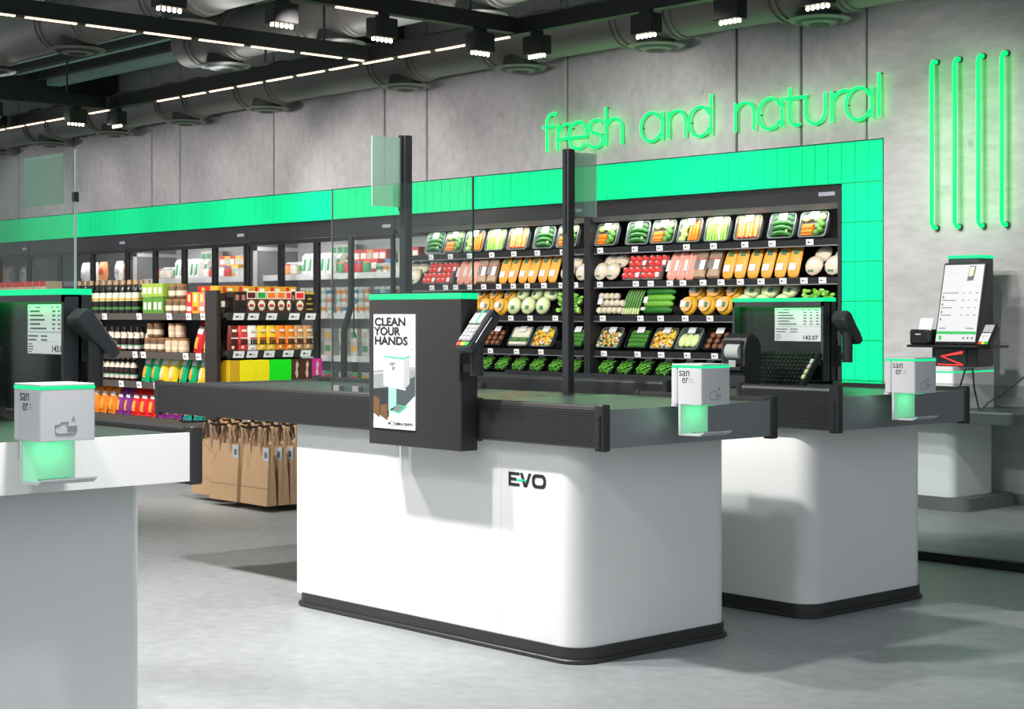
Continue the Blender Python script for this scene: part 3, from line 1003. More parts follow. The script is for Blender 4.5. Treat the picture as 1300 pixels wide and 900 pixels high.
# ------------------------------------------------------------------ sanitiser dispensers
def dispenser():
    """local origin: bottom rear of the box on the counter end plate; x out of the counter, y along it"""
    t = thing('sanitiser_dispenser', 'x', 'sanitiser dispenser', group='hand sanitiser dispensers')
    w = 0.148
    one('shell', M_disp, lambda b: b.rprism(0.029, 0.140, 0, w, 0, 0.126, 0.006, 3, 0.0015), t, True)
    one('rear_shell', M_disp, lambda b: b.rprism(0.0, 0.0275, 0.001, w - 0.001, 0, 0.126, 0.004, 2, 0.0015), t, True)
    one('mounting_arm', M_disp, lambda b: b.box(-0.017, 0.026, 0.02, w - 0.02, -0.0088, 0.0), t)
    one('led_band', M_led, lambda b: b.rprism(0.0, 0.1405, -0.0005, w + 0.0005, 0.126, 0.134, 0.005, 3, 0.0005), t, True)
    one('lid', M_disp, lambda b: b.rprism(0.001, 0.139, 0.001, w - 0.001, 0.134, 0.139, 0.005, 3, 0.001), t)
    pl = one('back_plate', M_mint, lambda b: b.rprism(0.036, 0.042, 0.003, w - 0.003, -0.106, 0.0, 0.002, 2, 0), t)
    one('plate_rim', M_edge, lambda b: b.box(0.034, 0.044, 0.0, 0.0035, -0.106, 0.0), pl)
    one('green_lamp', M_led, lambda b: b.box(0.06, 0.11, 0.04, w - 0.04, -0.004, -0.0005), t)

    def tray(b):
        b.prism([(0.036, -0.106), (0.130, -0.104), (0.148, -0.094), (0.148, -0.090), (0.128, -0.098), (0.042, -0.100)], 'y', 0.0, w)
    one('drip_tray', mat('pale_steel', (206, 208, 210), 0.35, 0.2), tray, t)
    one('drip_grid', mat('grid_grey', (130, 136, 136), 0.4, 0.3), lambda b: b.box(0.062, 0.118, 0.035, w - 0.035, -0.1005, -0.0965), t)
    b = MB().use(M_ink)
    y = -0.0006
    put_text(b, 'san', 0.040, (0.036, y, 0.098), (1, 0, 0), (0, 0, 1), 0, 0.048)
    put_text(b, 'er', 0.040, (0.050, y, 0.074), (1, 0, 0), (0, 0, 1), 0, 0.030)
    b.use(M_greyink)
    b.quad((0.087, y, 0.090), (0.097, y, 0.090), (0.097, y, 0.0885), (0.087, y, 0.0885))
    for k in range(3):
        for q in range(2):
            xx = 0.092 + (k - 1) * (0.005 + 0.004 * q)
            b.quad((xx, y, 0.085 - 0.006 * q), (xx + 0.0012, y, 0.085 - 0.006 * q), (xx + 0.0012 + (k - 1) * 0.002, y, 0.081 - 0.006 * q), (xx + (k - 1) * 0.002, y, 0.081 - 0.006 * q))
    b.build('logo_print', t, label='black logo reading san er with a spray mark')
    # outlined hand under a drop on the aisle face
    b = MB().use(M_greyink)
    x = 0.1406
    def ln(*pts):
        b.tube([(x, p[0], p[1]) for p in pts], 0.0007, 4)
    ln((0.040, 0.022), (0.040, 0.040), (0.050, 0.040), (0.056, 0.046), (0.075, 0.046), (0.070, 0.040))
    ln((0.040, 0.022), (0.050, 0.018), (0.090, 0.018), (0.094, 0.022))
    for k in range(3):
        ln((0.072, 0.026 + 0.005 * k), (0.098, 0.026 + 0.005 * k))
    ln((0.084, 0.048), (0.088, 0.060), (0.092, 0.048))
    b.build('hand_print', t, label='grey outline of a hand under a spray')
    d = bpy.data.lights.new('dispenser_glow', 'AREA')
    d.energy = 0.10
    d.color = (0.18, 1, 0.5)
    d.shape = 'RECTANGLE'
    d.size = 0.05
    d.size_y = 0.08
    o = bpy.data.objects.new('dispenser_glow', d)
    COL.objects.link(o)
    o.parent = t
    o.location = (0.09, w / 2, -0.006)
    o.rotation_euler = (0, math.radians(25), 0)
    return t


dp = Proto(dispenser())
dp.put((-3.860, 4.279, 0.894), 'white sanitiser dispenser on the end of the EVO counter')
dp.put((-3.862, 5.536, 0.894), 'white sanitiser dispenser on the counter behind the EVO one')
dp.put((-3.858, 1.869, 0.894), 'large white sanitiser dispenser on the nearest counter at the left')


# ------------------------------------------------------------------ lane posts and screens
def lane_post(loc, z1, plate_dir, label):
    t = thing('lane_post', label, 'lane post', loc, group='lane posts')
    h = z1 - loc[2]

    def post(b):
        b.rprism(-0.019, 0.019, -0.019, 0.019, 0, h, 0.004, 2, 0.001)
    one('post', M_trim, post, t)
    one('post_strip', M_black, lambda b: b.box(-0.008, 0.008, -0.0235, -0.0192, h - 0.36, h - 0.005), t)
    one('foot_plate', M_black, lambda b: b.box(-0.05, 0.05, -0.045, 0.045, 0, 0.008), t)
    y0, y1 = (-0.17, -0.022) if plate_dir < 0 else (0.022, 0.17)
    one('lane_sign', M_sign, lambda b: b.box(-0.003, 0.003, y0, y1, h - 0.285, h - 0.01), t)
    one('sign_clamp', M_black, lambda b: b.box(-0.01, 0.01, min(y0, y1) + (0.14 if plate_dir < 0 else -0.004), max(y0, y1) + (0.004 if plate_dir < 0 else -0.14), h - 0.30, h), t)
    return t


lane_post((-5.17, 4.165, 0.88), 1.912, -1, 'black lane post with a frosted sign, behind the poster panel')
lane_post((-5.10, 5.0, 0.0), 1.91, 1, 'black lane post with a frosted sign, standing between the two middle counters')


def pane(label, x0, x1, y, z0, z1, clips, right_edge):
    t = thing('counter_screen', label, 'glass screen', ((x0 + x1) / 2, y, z0))
    a = (x1 - x0) / 2
    one('pane', M_pane, lambda b: b.box(-a, a, -0.003, 0.003, 0, z1 - z0), t)
    one('pane_edge', M_edged if right_edge == 'dark' else M_edge, lambda b: b.box(a, a + 0.004, -0.0035, 0.0035, 0, z1 - z0), t)
    one('pane_edge', mat('grey_glass_edge', (96, 104, 102), 0.3), lambda b: b.box(-a - 0.002, -a, -0.0035, 0.0035, 0, z1 - z0), t)
    for c in clips:
        one('clip', M_linerg, lambda b: b.box(c - (x0 + x1) / 2 - 0.02, c - (x0 + x1) / 2 + 0.02, -0.012, 0.012, -0.004, 0.03), t)
    return t


pane('clear glass screen standing on the EVO counter beside the lane post', -5.57, -4.692, 4.10, 0.882, 1.716, (-5.53, -5.40), 'dark')
gl = pane('clear glass screen with a bright edge above the left terminal', -6.6, -4.757, 2.51, 0.884, 1.718, (-6.2, -5.3), 'light')
one('edge_clamp', M_black, lambda b: b.box(0.915, 0.93, -0.008, 0.008, 0.67, 0.70), gl)
one('lane_sign', M_sign, lambda b: b.box(0.546, 0.816, 0.012, 0.016, 0.67, 0.83), gl)


# ------------------------------------------------------------------ self checkout by the wall
def kiosk():
    px, py = -5.70, 8.88
    s = thing('self_checkout_stand', 'white self-checkout stand with a dark packing shelf at the concrete wall', 'self-checkout', (px - 0.3, py + 0.3, 0))
    MT = Matrix.Translation((-px + 0.3, -py - 0.3, 0))

    def part(name, mm, fn, sm=False, parent=s):
        b = MB(MT).use(mm)
        fn(b)
        return b.build(name, parent, sm)
    part('plinth', mat('grey_plinth', (98, 96, 98), 0.6), lambda b: b.rprism(px - 0.48, px + 0.10, py - 0.02, 9.47, 0.0, 0.081, 0.08, 6, 0), True)
    part('lower_body', M_white, lambda b: b.rprism(px - 0.43, px, py, 9.36, 0.082, 0.56, 0.06, 8, 0), True)
    part('packing_shelf', mat('dark_shelf', (66, 70, 72), 0.4), lambda b: b.rprism(px - 0.5, -5.17, 8.67, 9.46, 0.555, 0.62, 0.05, 6, 0.004), True)
    part('shelf_rim', M_silver, lambda b: b.box(px - 0.02, -5.19, 8.69, 8.72, 0.62, 0.628))
    part('upper_body', M_white, lambda b: b.rprism(px - 0.43, px, py, 9.36, 0.622, 0.845, 0.02, 5, 0), True)
    part('led_line', M_led, lambda b: b.rprism(px - 0.431, px + 0.001, py - 0.001, 9.361, 0.845, 0.853, 0.02, 5, 0))
    part('top_plate', mat('pale_top', (210, 212, 212), 0.35), lambda b: b.rprism(px - 0.43, px, py, 9.36, 0.853, 0.884, 0.02, 5, 0.002), True)

    k = thing('self_checkout_kiosk', 'tall self-checkout kiosk with a bright portrait screen on the white stand', 'self-checkout', (-5.77, 9.05, 0.884))
    KT = Matrix.Translation((5.77, -9.05, -0.884))

    def kp(name, mm, fn, sm=False, parent=k, lab=None, M=None):
        b = MB(KT @ M if M is not None else KT).use(mm)
        fn(b)
        return b.build(name, parent, sm, None, lab)
    kp('column', M_dark2, lambda b: b.cbox(-5.90, -5.675, 9.14, 9.30, 0.884, 1.555, 0.004))
    kp('led_cap', M_led, lambda b: b.box(-5.902, -5.673, 9.138, 9.302, 1.555, 1.575))
    kp('tray', M_black, lambda b: b.cbox(-6.02, -5.47, 8.86, 9.14, 1.000, 1.016, 0.004))
    # tilted portrait screen
    tilt = Matrix.Translation((-5.735, 8.96, 1.025)) @ Matrix.Rotation(math.radians(-13), 4, 'X')
    kp('screen_frame', M_black, lambda b: b.cbox(-0.152, 0.152, 0.0, 0.035, -0.005, 0.515, 0.006), M=tilt)
    sc = kp('screen', M_screen, lambda b: b.box(-0.139, 0.139, -0.003, 0.001, 0.012, 0.500), M=tilt)
    b = MB(KT @ tilt).use(M_paleink)
    r = random.Random(5)
    y = -0.0042
    dash_rows(b, -0.115, -0.02, 0.455, 3, 0.014, y, ((0.1, 1.0),), r)
    dash_rows(b, -0.13, 0.13, 0.365, 1, 0.012, y, ((0.08, 0.6), (0.85, 0.88)), r)
    b.quad((-0.139, y, 0.345), (0.139, y, 0.345), (0.139, y, 0.332), (-0.139, y, 0.332))
    b.use(M_greyink)
    for i in range(4):
        dash_rows(b, -0.13, 0.13, 0.322 - 0.047 * i, 1, 0.012, y, ((0.0, 0.45), (0.55, 0.62), (0.72, 0.79), (0.9, 0.97)), r)
        b.box(-0.128, -0.118, y, y + 0.0005, 0.286 - 0.047 * i, 0.300 - 0.047 * i)
    dash_rows(b, -0.13, 0.13, 0.098, 1, 0.014, y, ((0.02, 0.3), (0.75, 0.97)), r)
    for x in (0.05, 0.08, 0.11):
        b.box(x, x + 0.012, y, y + 0.0005, 0.028, 0.040)
    b.use(mat('green_print', (30, 160, 72), 0.5, emit=0.25))
    b.quad((-0.139, y, 0.058), (0.139, y, 0.058), (0.139, y, 0.076), (-0.139, y, 0.076))
    b.box(-0.12, -0.10, y, y + 0.0005, 0.022, 0.048)
    b.use(mat('phone_print', (90, 90, 94), 0.5))
    b.add([(0.030, y, 0.395), (0.075, y, 0.400), (0.085, y, 0.490), (0.040, y, 0.492)], [(0, 1, 2, 3)])
    b.use(mat('phone_screen_print', (236, 214, 180), 0.5))
    b.add([(0.038, y - 0.0003, 0.425), (0.068, y - 0.0003, 0.428), (0.076, y - 0.0003, 0.484), (0.044, y - 0.0003, 0.485)], [(0, 1, 2, 3)])
    b.build('screen_print', sc, label='shopping list print with a green bar')

    p = thing('kiosk_printer', 'black receipt printer with a white slip beside the kiosk screen', 'receipt printer', (-5.955, 8.95, 1.016))
    one('casing', M_black, lambda b: b.rprism(-0.062, 0.06, -0.06, 0.09, 0, 0.095, 0.008, 2, 0.012), p)
    one('paper_slip', M_paper, lambda b: b.prism([(-0.01, 0.09), (-0.006, 0.09), (0.022, 0.165), (0.018, 0.165)], 'x', -0.03, 0.06), p)
    one('front_mark', M_paleink, lambda b: b.box(-0.02, 0.02, -0.0615, -0.060, 0.062, 0.068), p)
    c = thing('kiosk_card_reader', 'tilted card reader right of the kiosk screen with coloured keys', 'card reader', (-5.475, 8.90, 1.016), (0, 0, 0))
    M = Matrix.Translation((0, 0, 0.055)) @ Matrix.Rotation(math.radians(52), 4, 'X')
    def cp(name, mm, fn):
        b = MB(M).use(mm)
        fn(b)
        return b.build(name, c)
    cp('casing', M_black, lambda b: b.cbox(-0.042, 0.042, -0.075, 0.09, -0.03, 0.012, 0.006))
    cp('display', mat('dim_display', (150, 152, 156), 0.3, emit=0.2), lambda b: b.box(-0.032, 0.032, 0.022, 0.078, 0.010, 0.0145))
    cp('keypad', mat('white_keypad', (238, 238, 240), 0.4, emit=0.15), lambda b: [b.box(-0.032 + j * 0.022, -0.014 + j * 0.022, -0.048 + i * 0.022, -0.030 + i * 0.022, 0.010, 0.0145) for i in range(3) for j in range(3)])
    for j, n in enumerate(('cancel_key', 'clear_key', 'enter_key')):
        cp(n, MATS[n], lambda b: b.box(-0.033 + j * 0.023, -0.012 + j * 0.023, -0.068, -0.052, 0.010, 0.0145))
    one('arm', M_black, lambda b: b.tube([(0, 0.0, 0.0), (0, 0.02, 0.05)], 0.014, 8), c)
    z = thing('barcode_scanner', 'black scanner box with red laser lines under the kiosk screen', 'barcode scanner', (-5.74, 8.97, 0.884))
    one('casing', M_black, lambda b: b.rprism(-0.15, 0.17, -0.03, 0.16, 0, 0.114, 0.01, 2, 0.004), z)
    one('window', M_gloss, lambda b: b.box(-0.125, 0.10, -0.036, -0.03, 0.010, 0.108), z)
    red = mat('red_laser', (255, 30, 30), 0.4, emit=4, ecol=(1, 0.02, 0.02))
    for p0, p1, w0, w1 in (((-0.075, 0.062), (0.075, 0.088), 0.002, 0.008), ((-0.075, 0.062), (0.07, 0.014), 0.002, 0.003), ((-0.10, 0.012), (0.08, 0.010), 0.002, 0.002)):
        one('laser_line', red, lambda b: b.quad((p0[0], -0.0368, p0[1] - w0), (p1[0], -0.0368, p1[1] - w1), (p1[0], -0.0368, p1[1] + w1), (p0[0], -0.0368, p0[1] + w0)), z)
    part('power_cable', M_wire, lambda b: b.tube([(-5.655, 8.87, 0.62), (-5.645, 8.862, 0.74), (-5.60, 8.86, 0.87), (-5.55, 8.862, 0.875), (-5.50, 8.80, 0.76), (-5.42, 8.72, 0.65), (-5.40, 8.70, 0.63), (-5.36, 8.72, 0.68), (-5.2, 8.9, 0.85), (-5.05, 9.1, 0.86)], 0.006, 6))


kiosk()
bar = thing('glass_barrier', 'low glass barrier in a black floor rail at the right edge', 'glass barrier', (-4.2, 7.02, 0))
one('floor_rail', M_black, lambda b: b.cbox(-1.2, 2.2, -0.03, 0.03, 0, 0.045, 0.004), bar)
one('glass_pane', M_barrier, lambda b: b.box(-1.18, 2.2, -0.005, 0.005, 0.03, 0.87), bar)

# ------------------------------------------------------------------ open produce chillers
tagmb = MB().use(M_tag)
tagmb.add([(-0.032, -0.004, 0.0), (0.032, -0.004, 0.0), (0.036, -0.012, 0.042), (-0.028, -0.012, 0.042), (-0.032, -0.001, 0.0), (0.032, -0.001, 0.0), (0.036, -0.009, 0.042), (-0.028, -0.009, 0.042)],
          [(0, 1, 2, 3), (7, 6, 5, 4), (0, 4, 5, 1), (1, 5, 6, 2), (2, 6, 7, 3), (3, 7, 4, 0)])
tagmb.use(M_greyink)
tagmb.add([(-0.018, -0.0075, 0.014), (0.0, -0.0075, 0.014), (0.001, -0.0095, 0.026), (-0.017, -0.0095, 0.026)], [(0, 1, 2, 3)])
tagmb.add([(0.008, -0.0075, 0.014), (0.016, -0.0075, 0.014), (0.017, -0.0085, 0.020), (0.009, -0.0085, 0.020)], [(0, 1, 2, 3)])
tag_proto = None


def price_tag(parent, loc):
    global tag_proto
    if tag_proto is None:
        tag_proto = tagmb.build('price_tag', parent)
        o = tag_proto
    else:
        o = tag_proto.copy()
        COL.objects.link(o)
        o.parent = parent
    o.location = loc
    return o


SHELF_Z = (1.74, 1.468, 1.198, 0.917)
CH_TAGS = ((0.12, 0.5, 0.76, 1.03, 1.31, 1.6, 1.86, 2.17), (0.09, 0.50, 0.67, 0.84, 1.0, 1.2, 1.39, 1.56, 1.75, 1.95, 2.15, 2.3),
           (0.16, 0.56, 0.78, 1.02, 1.28, 1.55, 1.8, 2.1), (0.15, 0.52, 0.76, 1.03, 1.3, 1.6, 1.9, 2.2))


def chiller(x0, x1, label, left_glass):
    w = x1 - x0
    t = thing('open_chiller', label, 'chiller', (x0, 9.5, 0), group='open produce chillers')
    one('back_panel', M_fback, lambda b: b.box(0, w, 0.62, 0.66, 0.1, 2.08), t)
    one('canopy', M_fridge, lambda b: b.prism([(0.012, 2.075), (0.012, 1.985), (0.05, 1.945), (0.16, 1.945), (0.16, 2.06), (0.60, 2.06), (0.60, 2.08)], 'x', 0, w), t)
    one('canopy_gap', M_black, lambda b: b.box(0, w, 0.03, 0.10, 2.076, 2.110), t)
    one('canopy_mirror', M_steel, lambda b: b.prism([(0.008, 1.984), (0.044, 1.945), (0.048, 1.948), (0.0115, 1.985)], 'x', 0.02, w - 0.02), t)
    one('badge', M_bluetag, lambda b: (b.box(w - 0.20, w - 0.06, 0.008, 0.013, 2.035, 2.062),), t)
    for sx, g in ((0, left_glass), (w - 0.03, False)):
        if g:
            one('side_panel', M_pane, lambda b: b.box(sx, sx + 0.008, 0.03, 0.62, 0.55, 2.0), t, label='glass side panel')
            one('side_frame', M_fridge, lambda b: b.box(sx, sx + 0.03, 0.0, 0.62, 0.1, 0.55), t)
        else:
            one('side_panel', M_fridge, lambda b: b.box(sx, sx + 0.03, 0.0, 0.62, 0.1, 2.06), t)
    one('base', M_fridge, lambda b: b.prism([(0.0, 0.0), (0.0, 0.68), (0.03, 0.715), (0.05, 0.70), (0.60, 0.70), (0.60, 0.0)], 'x', 0, w), t)
    for k, z in enumerate(SHELF_Z):
        d0 = 0.06
        s = one('shelf', M_fback, lambda b: b.box(0.03, w - 0.03, d0, 0.62, z - 0.045, z), t)
        one('price_rail', M_rail, lambda b: b.prism([(d0 - 0.012, z - 0.045), (d0 - 0.018, z - 0.004), (d0, z + 0.002), (d0, z - 0.045)], 'x', 0.03, w - 0.03), s)
        one('rail_lip', M_silver, lambda b: b.box(0.03, w - 0.03, d0 - 0.016, d0, z - 0.053, z - 0.046), s)
        for q in CH_TAGS[k]:
            price_tag(s, (q + R.uniform(-0.02, 0.02), d0 - 0.018, z - 0.044))
    return t


CH = ((-11.965, -9.478), (-9.474, -6.987))
chiller(CH[0][0], CH[0][1], 'open produce chiller between the glass-door fridges and the second lane post', True)
chiller(CH[1][0], CH[1][1], 'open produce chiller beside the green tile column', False)

C = {}


def veg(name, rgb, rough=0.5, var=0.15):
    return mat(name, rgb, rough, var=var, scale=35)


V_cuc = veg('cucumber_green', (36, 110, 36))
V_cucl = veg('cucumber_light', (112, 176, 60))
V_car = veg('carrot_orange', (246, 128, 26))
V_carp = veg('carrot_pale', (244, 178, 108))
V_cel = veg('celery_green', (146, 206, 84))
V_celp = veg('celery_pale', (216, 232, 168))
V_bro = veg('broccoli_green', (78, 142, 52))
V_let = veg('lettuce_green', (176, 220, 118))
V_corn = veg('corn_yellow', (252, 206, 40))
V_white = veg('white_vegetable', (236, 230, 214))
V_mush = veg('brown_mushroom', (126, 76, 48))
V_mushw = veg('pale_mushroom', (222, 208, 188))
V_herb = veg('herb_green', (98, 176, 48), var=0.3)
V_herbd = veg('herb_dark', (46, 112, 36), var=0.3)
V_beet = veg('red_meat', (222, 56, 52))
V_fat = veg('pale_fat', (246, 190, 176))
V_pink = veg('pink_meat', (240, 160, 144))
V_brn = veg('grey_brown_filling', (150, 128, 110))
V_org = veg('amber_pack', (250, 176, 72))
V_orgd = veg('deep_amber', (226, 140, 30))
V_mel = veg('melon_yellow', (248, 184, 44))
V_cab = veg('cabbage_green', (214, 226, 172))
V_leek = veg('leek_green', (84, 140, 58))
V_greentag = mat('green_sticker', (70, 128, 104), 0.5)
V_clear = mat('clear_tray_plastic', (112, 122, 120), 0.2, var=0.03)
V_blk = mat('black_tray_plastic', (30, 30, 32), 0.3)
V_lab = mat('pale_label', (226, 226, 234), 0.45, var=0.02)
V_wrap = mat('kraft_wrapper', (178, 150, 126), 0.6)

TRW, TRL, TRD = 0.120, 0.19, 0.05


def tray_geo(t, base, w=TRW, L=TRL, D=TRD, lab=(0.005, 0.05, 0.132, 0.184), film=True):
    def shell(b):
        def ring(i, z):
            pts = []
            for cx, cy, a0 in ((-w + i, i, 180), (w - i, i, 270), (w - i, L - i, 0), (-w + i, L - i, 90)):
                sx, sy = (1 if cx < 0 else -1), (1 if cy < L / 2 else -1)
                for q in range(4):
                    a = math.radians(a0 + 30 * q)
                    pts.append((cx + sx * 0.025 + 0.025 * math.cos(a), cy + sy * 0.025 + 0.025 * math.sin(a), z))
            return pts
        b.rings([ring(0.014, 0), ring(0.006, D * 0.8), ring(0.0, D * 0.82), ring(0.0, D * 0.9), ring(0.008, D * 0.9), ring(0.016, 0.006)], True, True)
    one('tray_shell', base, shell, t, True)
    if film:
        def lid(b):
            b.rings([[(x * (w - 0.006), y, D * 0.92) for x, y in ((-1, 0.008), (1, 0.008), (1, L - 0.008), (-1, L - 0.008))],
                     [(x * (w - 0.016), y, D * 1.16) for x, y in ((-1, 0.02), (1, 0.02), (1, L - 0.02), (-1, L - 0.02))]], False, True)
        one('film_lid', M_film, lid, t)
    x0, x1, y0, y1 = lab
    one('paper_label', V_lab, lambda b: b.box(x0 - 0.03, x1, y0, y1, D * 1.18, D * 1.2), t)


def tray(kind):
    t = thing(kind + '_tray', 'x', 'produce tray')
    D = TRD
    r = random.Random(hash(kind) % 1000 if False else sum(map(ord, kind)))
    if kind == 'cucumber':
        tray_geo(t, V_clear)
        for i in range(4):
            y = 0.03 + 0.042 * i
            one('cucumber', V_cuc, lambda b: b.tube([(-0.092, y - 0.006, D * .6), (-0.06, y + 0.006, D * .72), (0, y + 0.013, D * .8), (0.06, y + 0.006, D * .72), (0.09, y - 0.008, D * .6)], [0.008, 0.018, 0.02, 0.018, 0.008], 8), t, True)
        one('cut_end', V_celp, lambda b: b.box(0.05, 0.062, 0.03, 0.06, D * .9, D * 1.05), t)
    elif kind == 'carrot_and_broccoli':
        tray_geo(t, V_clear)
        for i in range(5):
            one('carrot_stick', V_car, lambda b: b.box(-0.095, -0.005, 0.018 + 0.017 * i, 0.032 + 0.017 * i, 0.01, D * (.8 + .1 * (i % 2))), t)
        for i in range(5):
            one('broccoli_floret', V_bro, lambda b: b.ball((0.03 + 0.03 * (i % 2) + 0.01 * (i // 2), 0.035 + 0.022 * i * .9, D * .7), 0.026, 0.024, 0.02, 7, 4), t, True)
        for i in range(4):
            one('lettuce_leaf', V_let, lambda b: b.ball((-0.075 + 0.046 * i, 0.145 + 0.012 * (i % 2), D * .7), 0.032, 0.028, 0.02, 7, 4), t, True)
    elif kind == 'lettuce_and_carrot':
        tray_geo(t, V_clear)
        for i in range(5):
            one('lettuce_leaf', V_let, lambda b: b.ball((-0.07 + 0.016 * (i % 2), 0.03 + 0.033 * i, D * .7), 0.036, 0.024, 0.02, 7, 4), t, True)
        for i in range(6):
            one('carrot_stick', V_car, lambda b: b.box(-0.004 + 0.016 * i, 0.009 + 0.016 * i, 0.015, 0.15 + 0.01 * (i % 3), 0.01, D * (.85 + .1 * (i % 2))), t)
    elif kind == 'celery':
        tray_geo(t, V_clear)
        for i in range(7):
            one('celery_stalk', V_celp if i in (4,) else V_cel, lambda b: b.tube([(-0.088 + 0.029 * i, 0.012, D * .6), (-0.085 + 0.028 * i, 0.10, D * .8), (-0.088 + 0.029 * i, 0.185, D * .65)], [0.012, 0.015, 0.012], 6), t, True)
    elif kind == 'carrot_stick':
        tray_geo(t, V_clear)
        for i in range(8):
            one('carrot_stick', (V_car, V_carp, V_carp)[i % 3], lambda b: b.box(-0.093 + 0.0235 * i, -0.074 + 0.0235 * i, 0.014 + 0.006 * (i % 2), 0.185 - 0.008 * (i % 3), 0.01, D * (.85 + .12 * ((i * 5) % 3) / 2)), t)
        for i in range(4):
            one('pepper_piece', V_beet, lambda b: b.ball((-0.07 + 0.045 * i, 0.022, D * .85), 0.018, 0.010, 0.012, 6, 3), t, True)
    elif kind in ('chopped_vegetable', 'corn_mix'):
        tray_geo(t, V_clear)
        pal = (V_car, V_let, V_white, V_bro, V_carp) if kind == 'chopped_vegetable' else (V_corn, V_corn, V_car, V_white, V_corn)
        b = MB()
        for i in range(120):
            x, y = r.uniform(-0.1, 0.1), r.uniform(0.014, 0.165)
            s = r.uniform(0.009, 0.016)
            b.use(r.choice(pal)).ball((x, y, D * r.uniform(.6, .95)), s, s, s * .8, 5, 3)
        o = b.build('chopped_pieces', t)
        o['kind'] = 'stuff'
    elif kind == 'green_bean':
        tray_geo(t, V_blk)
        for i in range(12):
            y = 0.02 + 0.0125 * i
            one('green_bean', V_leek if i % 3 else V_cuc, lambda b: b.tube([(-0.095 + r.uniform(0, .01), y, D * .7), (0, y + r.uniform(-.006, .006), D * .85), (0.095 - r.uniform(0, .01), y, D * .7)], 0.0075, 5), t, True)
    elif kind == 'brown_mushroom':
        tray_geo(t, V_blk)
        for i in range(9):
            x, y = -0.07 + 0.068 * (i % 3) + r.uniform(-.01, .01), 0.035 + 0.048 * (i // 3)
            def ms(b):
                b.lathe([(0.008, 0), (0.009, 0.02), (0.026, 0.02), (0.024, 0.032), (0.010, 0.04)], 8, (x, y, 0.012))
            one('mushroom', V_mush, ms, t, True)
    elif kind == 'leek':
        tray_geo(t, V_clear)
        for i in range(4):
            o = one('leek_stem', V_white, lambda b: b.tube([(-0.1, 0.10 + 0.024 * i, D * .7), (0.1, 0.10 + 0.024 * i, D * .7)], 0.015, 7), t, True)
        for i in range(2):
            one('leek_leaf', V_leek, lambda b: b.tube([(-0.1 + 0.105 * i, 0.062, D * .75), (-0.01 + 0.105 * i, 0.066, D * .75)], 0.014, 7), t, True)
        one('leek_stem', V_white, lambda b: b.tube([(-0.1, 0.03, D * .7), (0.1, 0.03, D * .7)], 0.016, 7), t, True)
    elif kind == 'fennel':
        tray_geo(t, V_clear)
        for i in range(3):
            one('fennel_bulb', V_celp, lambda b: b.ball((-0.06 + 0.06 * i, 0.08, D * .7), 0.042, 0.06, 0.028, 9, 5), t, True)
    elif kind == 'herb':
        tray_geo(t, V_blk, w=0.085)
        b = MB()
        for i in range(60):
            x, y = r.uniform(-0.062, 0.062), r.uniform(0.012, 0.13)
            a = r.uniform(0, 6.28)
            s = r.uniform(0.014, 0.026)
            z = D * r.uniform(.7, 1.1)
            dx, dy = s * math.cos(a), s * math.sin(a)
            b.use(V_herb if i % 4 else V_herbd)
            b.add([(x - dx, y - dy, z), (x + dy * .5, y - dx * .5, z + .006), (x + dx, y + dy, z + .003), (x - dy * .5, y + dx * .5, z + .006)], [(0, 1, 2, 3)])
        for i in range(6):
            b.use(V_herbd).ball((r.uniform(-.045, .045), r.uniform(.03, .12), D * .5), .03, .03, .02, 6, 3)
        o = b.build('herb_leaves', t)
        o['kind'] = 'stuff'
    return t


